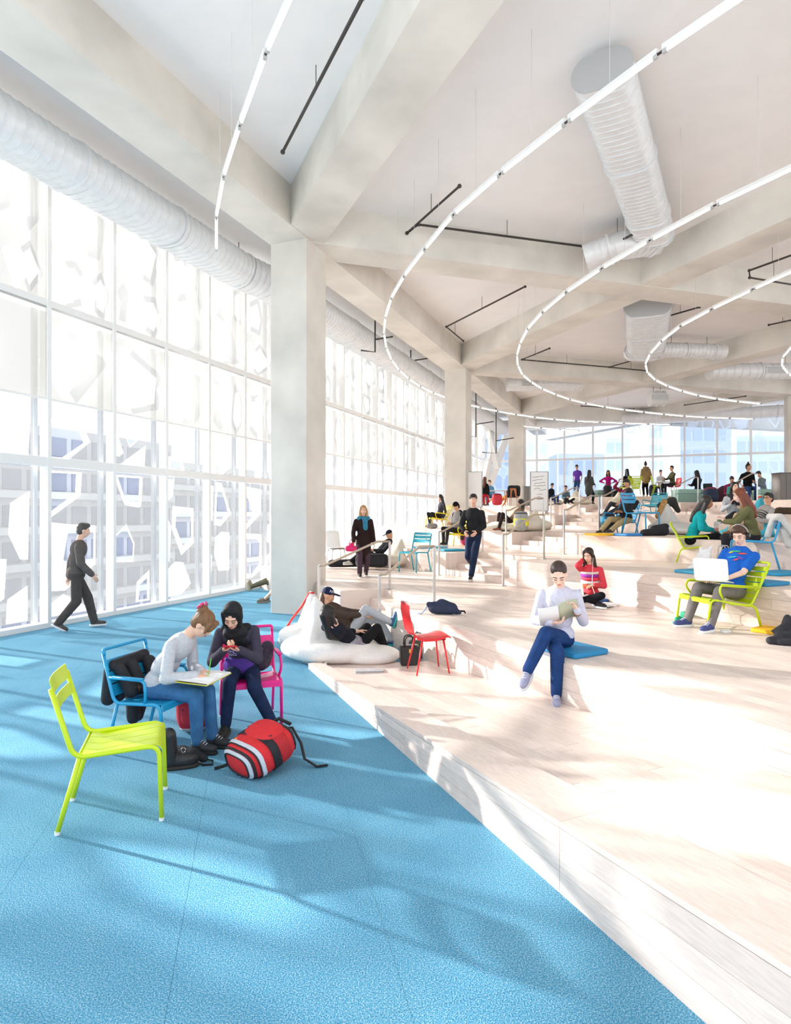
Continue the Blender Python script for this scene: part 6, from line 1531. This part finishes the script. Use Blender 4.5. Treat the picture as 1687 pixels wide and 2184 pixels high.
for a in ((V3(-0.22, -0.32, 0.86), 0.06, V3(0.22, -0.32, 0.86), 0.06), (V3(-0.15, -0.38, 0.82), 0.06, V3(-0.22, -0.46, 0.42), 0.07), (V3(0.1, -0.38, 0.82), 0.06, V3(0.1, -0.44, 0.5), 0.07), (V3(-0.05, -0.27, 0.8), 0.05, V3(-0.05, -0.2, 0.56), 0.05), (V3(-0.24, -0.36, 0.8), 0.05, V3(-0.34, -0.5, 0.55), 0.045)): mb.cap(*a)
organic(mb, 'coat_body', mat('#c9c6c2', 0.85, 0, 0.1, 12, 0.4, 16), gx, 0.016, 3)
blob('jacket', 'black jacket at the foot of the big grey beanbag', 'coat', W(1392, 1143, Z4), ((V3(-0.2, 0, 0.07), 0.07, V3(0.25, 0, 0.10), 0.10), (V3(0.05, 0.05, 0.15), 0.08, V3(0.3, 0.05, 0.2), 0.07)), M_black, 0.02)
fc = blob('coat', 'dark coat with a fur hood thrown over the big grey beanbag', 'coat', W(1436, 1140, Z4) + Vector((0, 0.35, 0.0)), ((V3(-0.12, 0.0, 0.66), 0.10, V3(0.14, 0.0, 0.78), 0.10), (V3(0.14, 0.0, 0.76), 0.09, V3(0.26, -0.02, 0.55), 0.06)), mat('#2b2a28', 0.85, 0, 0.2, 12), 0.02)
MB().cap(V3(-0.24, -0.1, 0.42), 0.07, V3(-0.08, -0.06, 0.76), 0.07).build('fur_trim', mat('#b48a52', 0.95, 0, 0.4, 30, 0.9, 40), fc, True)
blob('coat', 'brown coat lying on the terrace at the right behind the turquoise beanbag', 'coat', lvl_(1668, 5, 14.6), ((V3(-0.3, 0, 0.06), 0.06, V3(0.4, 0, 0.06), 0.07), (V3(-0.1, 0, 0.1), 0.07, V3(0.2, 0, 0.11), 0.06)), mat('#4a3a28', 0.9, 0, 0.3, 12), 0.02)
pp = empty('paper_stack', W(1368, 1140, Z4) + Vector((0, 0, 0.535)), 0.4, 'white papers on the seat of the blue slatted chair', 'papers')
for i in range(4): MB().box((0.01 * (i % 2), 0.008 * i, 0.004 + 0.007 * i), (0.21, 0.29, 0.006), 0.1 * i).build('sheet', mat('#f4f3f0', 0.8), pp)
backpack(W(1294, 1138, Z4) + Vector((0.15, 0.35, 0)), rz_(10), 'teal and black backpack behind the knees of the khaki trousers', (0.18, 0.13, 0.25), '#2a3038', ((0.0, 0.5, 0.02, '#3f8aa8'),))
# left terraces
sc2 = empty('suitcase', WD(800, 1209, 16.0), 0.1, 'black soft suitcase behind the walking woman', 'suitcase'); MB().ell((0, 0, 0.17), (0.33, 0.16, 0.17), None, 24, 10, 0.4, 0.35).build('case', M_black, sc2, 50); MB().tube(bend_path([(-0.12, -0.02, 0.33), (-0.1, -0.02, 0.4), (0.1, -0.02, 0.4), (0.12, -0.02, 0.33)], 0.04), 0.012, 6).build('handle', mat('#111114', 0.7), sc2, True); MB().box((0, -0.165, 0.17), (0.46, 0.02, 0.2)).build('pocket', mat('#26262c', 0.8), sc2)
blob('duffel_bag', 'black duffel bag at the feet of the lying person', 'bag', WD(735, 1210, 16.4), ((V3(-0.35, 0, 0.10), 0.10, V3(0.35, 0, 0.12), 0.11),), M_black, 0.02)
backpack(WD(772, 1210, 15.6), rz_(0) @ rx(-20), 'grey patterned backpack on the floor behind the walking woman', (0.16, 0.12, 0.16), '#4a4a4e', ((0.1, 0.5, 0.02, '#8a8a90'),))
backpack(W(990, 1163, Z3) + Vector((0.05, -0.1, 0)), rz_(15), 'pink patterned backpack beside the yellow armchair', (0.16, 0.12, 0.26), '#c83a6a', ((-0.2, 0.3, 0.02, '#28161f'), (0.7, 1.0, 0.02, '#28161f')))
hb2 = blob('handbag', 'bright pink bag carried by the walking woman', 'bag', W(775, 1230, Z2) + Vector((-0.27, -0.18, 0.60)), ((V3(-0.07, 0, 0.05), 0.07, V3(0.07, 0, 0.05), 0.07), (V3(0, 0, 0.1), 0.06, V3(0.02, 0, 0.16), 0.03)), mat('#e0186a', 0.5), 0.016)
MB().tube([(-0.05, 0, 0.14), (0.0, 0.02, 0.26), (0.06, 0, 0.14)], 0.01, 6).build('strap', mat('#a8124e', 0.6), hb2, True)
backpack(WD(1111, 1133, 16.6), rz_(-25), 'grey and yellow backpack leaning on a cream beanbag', (0.19, 0.13, 0.27), '#9a9c98', ((-0.3, 0.1, 0.025, '#d8d53a'), (0.6, 0.8, 0.02, '#4a4c50')))
blob('helmet_bag', 'small grey bag under the yellow chair by the second column', 'bag', W(922, 1128, Z4) + Vector((0, 0.2, 0)), ((V3(-0.1, 0, 0.09), 0.09, V3(0.1, 0, 0.09), 0.09),), mat('#8a8884', 0.8), 0.02)

# ------------------------------------------------------------------ whiteboards, cabinets and benches of the top floor
def whiteboard(loc, rz, w, h_, label, writing=True, z0=0.25):
    r_ = empty('whiteboard', loc, rz, label, 'whiteboard')
    MB().box((0, 0, z0 + h_ / 2), (w, 0.03, h_)).build('board', mat('#f6f6f4', 0.25), r_)
    for q in (-1, 1):
        MB().box((q * w / 2, 0, z0 + h_ / 2), (0.03, 0.045, h_ + 0.02)).build('frame', mat('#8d8f92', 0.4, 0.5), r_)
        MB().tube(bend_path([(q * w * 0.42, -0.32, 0.02), (q * w * 0.42, 0, z0), (q * w * 0.42, 0.32, 0.02)], 0.05), 0.016, 8).build('foot', mat('#9a9b9d', 0.4, 0.5), r_, True)
    for z in (z0, z0 + h_): MB().box((0, 0, z), (w, 0.045, 0.02)).build('frame', mat('#8d8f92', 0.4, 0.5), r_)
    if writing:
        random.seed(3); k = mat('#2c2f3a', 0.6)
        lines = ((0.86, -0.40, 0.30), (0.78, -0.40, 0.18), (0.70, -0.30, 0.34), (0.63, -0.34, 0.36), (0.56, -0.30, 0.06), (0.53, 0.02, 0.40), (0.42, -0.12, 0.22), (0.36, -0.12, 0.10), (0.30, -0.12, 0.26))
        for f, a, b in lines:
            x = a * w; pts = []
            while x < b * w: pts.append((x, -0.017, z0 + h_ * f + random.uniform(-0.022, 0.026) + (x - a * w) * 0.08 * (f > 0.5))); x += 0.022
            MB().tube(pts, 0.0055, 5).build('handwriting', k, r_)
    return r_
whiteboard(lvl_(1150, 5, 22.3), R(-6), 0.62, 1.40, 'tall whiteboard on wheels covered in black handwriting', True, 0.14)
whiteboard(lvl_(1011, 5, 24.0), R(-10), 0.62, 1.36, 'blank whiteboard left of the far table', False, 0.3)
def cabinet(loc, w, d, h_, hexc, label, rz=0.0):
    r_ = empty('cabinet', loc, rz, label, 'cabinet')
    MB().box((0, 0, h_ / 2), (w, d, h_)).build('body', mat(hexc, 0.6), r_)
    for i in range(2): MB().box(((i - 0.5) * w / 2, -d / 2 - 0.008, h_ / 2 + 0.02), (w / 2 - 0.015, 0.016, h_ - 0.10)).build('door', mat(hexc, 0.5), r_)
    MB().box((0, 0, h_ + 0.012), (w + 0.03, d + 0.03, 0.024)).build('top', mat('#6a6560', 0.6), r_)
cabinet(lvl_(1667, 6, 22.2), 0.42, 0.5, 1.02, '#7c7772', 'dark grey cabinet at the right edge of the top floor')
cabinet(lvl_(1124, 6, 31.6), 0.42, 0.45, 0.98, '#8a8884', 'grey cabinet between the far column and the whiteboard')
M_ben = mat('#9cc0b4', 0.8, 0, 0.05, 20, key='bench')
def bench(px0, px1, d, Z, label, h_=0.44):
    a = Vector(((px0 - CX) * d / FPX, d, Z)); b = Vector(((px1 - CX) * d / FPX, d, Z)); w = (b - a).length
    r_ = empty('bench_seat', (a + b) / 2, 0, label, 'bench')
    n = max(1, round(w / 1.0))
    for i in range(n): MB().ell((-w / 2 + w * (i + 0.5) / n, 0, h_ - 0.09), (w / n / 2 - 0.004, 0.34, 0.09), None, 24, 6, 0.2, 0.18).build('seat_pad', M_ben, r_, 50)
    MB().box((0, 0, (h_ - 0.18) / 2), (w - 0.03, 0.62, h_ - 0.18)).build('plinth', mat('#8fb3a7', 0.8), r_)
bench(1438, 1540, 24.6, Z6, 'long green bench seat in front of the woman in black', 0.56)
bench(1542, 1580, 24.2, Z6, 'short green bench seat left of the man in a black shirt', 0.56)
bench(1612, 1652, 24.6, Z6, 'green bench seat under the man with a phone', 0.56)
bench(1270, 1332, 33.4, Z7, 'green bench seat under the magenta sweater')
laptop(Matrix.Translation(lvl_(1510, 6, 24.7) + Vector((0, 0, 0.57))) @ rz_(150).to_4x4(), 'dark laptop open on the green bench', '#33353a', 115)
laptop(mw['root'].matrix_basis @ Matrix.Translation((0, 0.40, 0.26)), 'turquoise laptop open in front of the maroon sweater', '#3fb8ae', 115, 0.40, 0.28)
laptop(Matrix.Translation(WD(1585, 1097, 15.0)) @ rz_(20).to_4x4(), 'white laptop open behind the man in glasses', '#f2f2f0', 100, 0.5, 0.36)
def table(loc, w, d, label, leg='#e8e8e8', h_=0.73, top='#f2f0ec'):
    r_ = empty('table', loc, 0, label, 'table')
    MB().box((0, 0, h_), (w, d, 0.03)).build('table_top', mat(top, 0.5), r_)
    for sx in (-1, 1):
        for sy in (-1, 1): MB().tube([(sx * w * 0.42, sy * d * 0.38, h_ - 0.015), (sx * w * 0.46, sy * d * 0.42, 0)], 0.02, 8).build('leg', mat(leg, 0.5), r_, True)
    return r_
table(lvl_(1420, 7, 30.9), 0.9, 0.7, 'small white table by the red shell chair on the top floor')
table(lvl_(1058, 6, 30.2), 1.1, 0.7, 'white table with tan legs by the far column', '#c98a5a')
laptop(Matrix.Translation(lvl_(1420, 7, 30.8) + Vector((0, 0, 0.745))) @ rz_(90).to_4x4(), 'laptop on the small white table of the top floor', '#8a8c90', 105)
wc_ = shell_chair(lvl_(1096, 6, 29.6), hd(0.4, 0.9), mat('#c27a4a', 0.5), mat('#b86a3c', 0.5), 'tan wooden-legged chair with a leather jacket over it', 0.95)
jk2 = blob('jacket', 'black leather jacket over the tan chair by the far column', 'coat', lvl_(1096, 6, 29.5), ((V3(-0.2, 0, 0.86), 0.10, V3(0.2, 0, 0.86), 0.10), (V3(-0.22, -0.02, 0.8), 0.09, V3(-0.26, -0.02, 0.42), 0.07), (V3(0.22, -0.02, 0.8), 0.09, V3(0.22, -0.02, 0.5), 0.08), (V3(0, -0.03, 0.8), 0.14, V3(0, -0.03, 0.5), 0.12)), M_black, 0.03)
backpack(lvl_(1060, 6, 28.6), rz_(10), 'red backpack on the floor under the far table', (0.22, 0.15, 0.26), '#d23a48', ((0.6, 0.9, 0.02, '#8a1c28'),), s=1.05)
backpack(lvl_(1313, 7, 31.8), rz_(0) @ rx(-20), 'black backpack with blue trim on the top floor', (0.2, 0.15, 0.24), '#17181d', ((0.1, 0.4, 0.02, '#2a78c0'),))
backpack(lvl_(1295, 7, 31.2), rz_(40), 'black rucksack left of the blue-trimmed one', (0.2, 0.15, 0.3), '#15151a')
backpack(lvl_(1516, 6, 22.6), rz_(10) @ rx(-15), 'navy backpack at the foot of the right handrail', (0.24, 0.17, 0.28), '#22324e', ((0.5, 0.8, 0.02, '#8a2a3a'),))
blob('jacket', 'maroon and black jacket beside the navy backpack on the right stairs', 'coat', lvl_(1532, 6, 23.2) + Vector((0, 0, -0.06)), ((V3(-0.2, 0, 0.3), 0.14, V3(0.2, 0, 0.55), 0.16), (V3(0, 0, 0.2), 0.15, V3(0.2, 0, 0.35), 0.12)), mat('#3a1826', 0.85, 0, 0.3, 10), 0.03)
backpack(lvl_(1393, 7, 30.6), rz_(0), 'dark blue bag at the feet of the tan coat', (0.2, 0.15, 0.3), '#1c2236')
rb = empty('drink_cup', lvl_(1621, 6, 22.4), 0, 'red takeaway cup on the top step by the right cabinet', 'cup'); MB().lathe([(0.05, 0), (0.07, 0.22)], (0, 0, 0.0), 14).build('cup', mat('#c8402c', 0.5), rb, True); MB().lathe([(0.074, 0.22), (0.07, 0.25)], (0, 0, 0), 14).build('lid', mat('#f0ead8', 0.4), rb, True)
blob('hat', 'rust red woollen hat on the step below the black shirt', 'hat', lvl_(1600, 5, 17.6), ((V3(-0.12, 0, 0.06), 0.08, V3(0.12, 0, 0.06), 0.08), (V3(0, 0, 0.1), 0.09, V3(0.02, 0, 0.14), 0.06)), mat('#8c3a28', 0.9, 0, 0.3, 20), 0.02)
bake_organic()
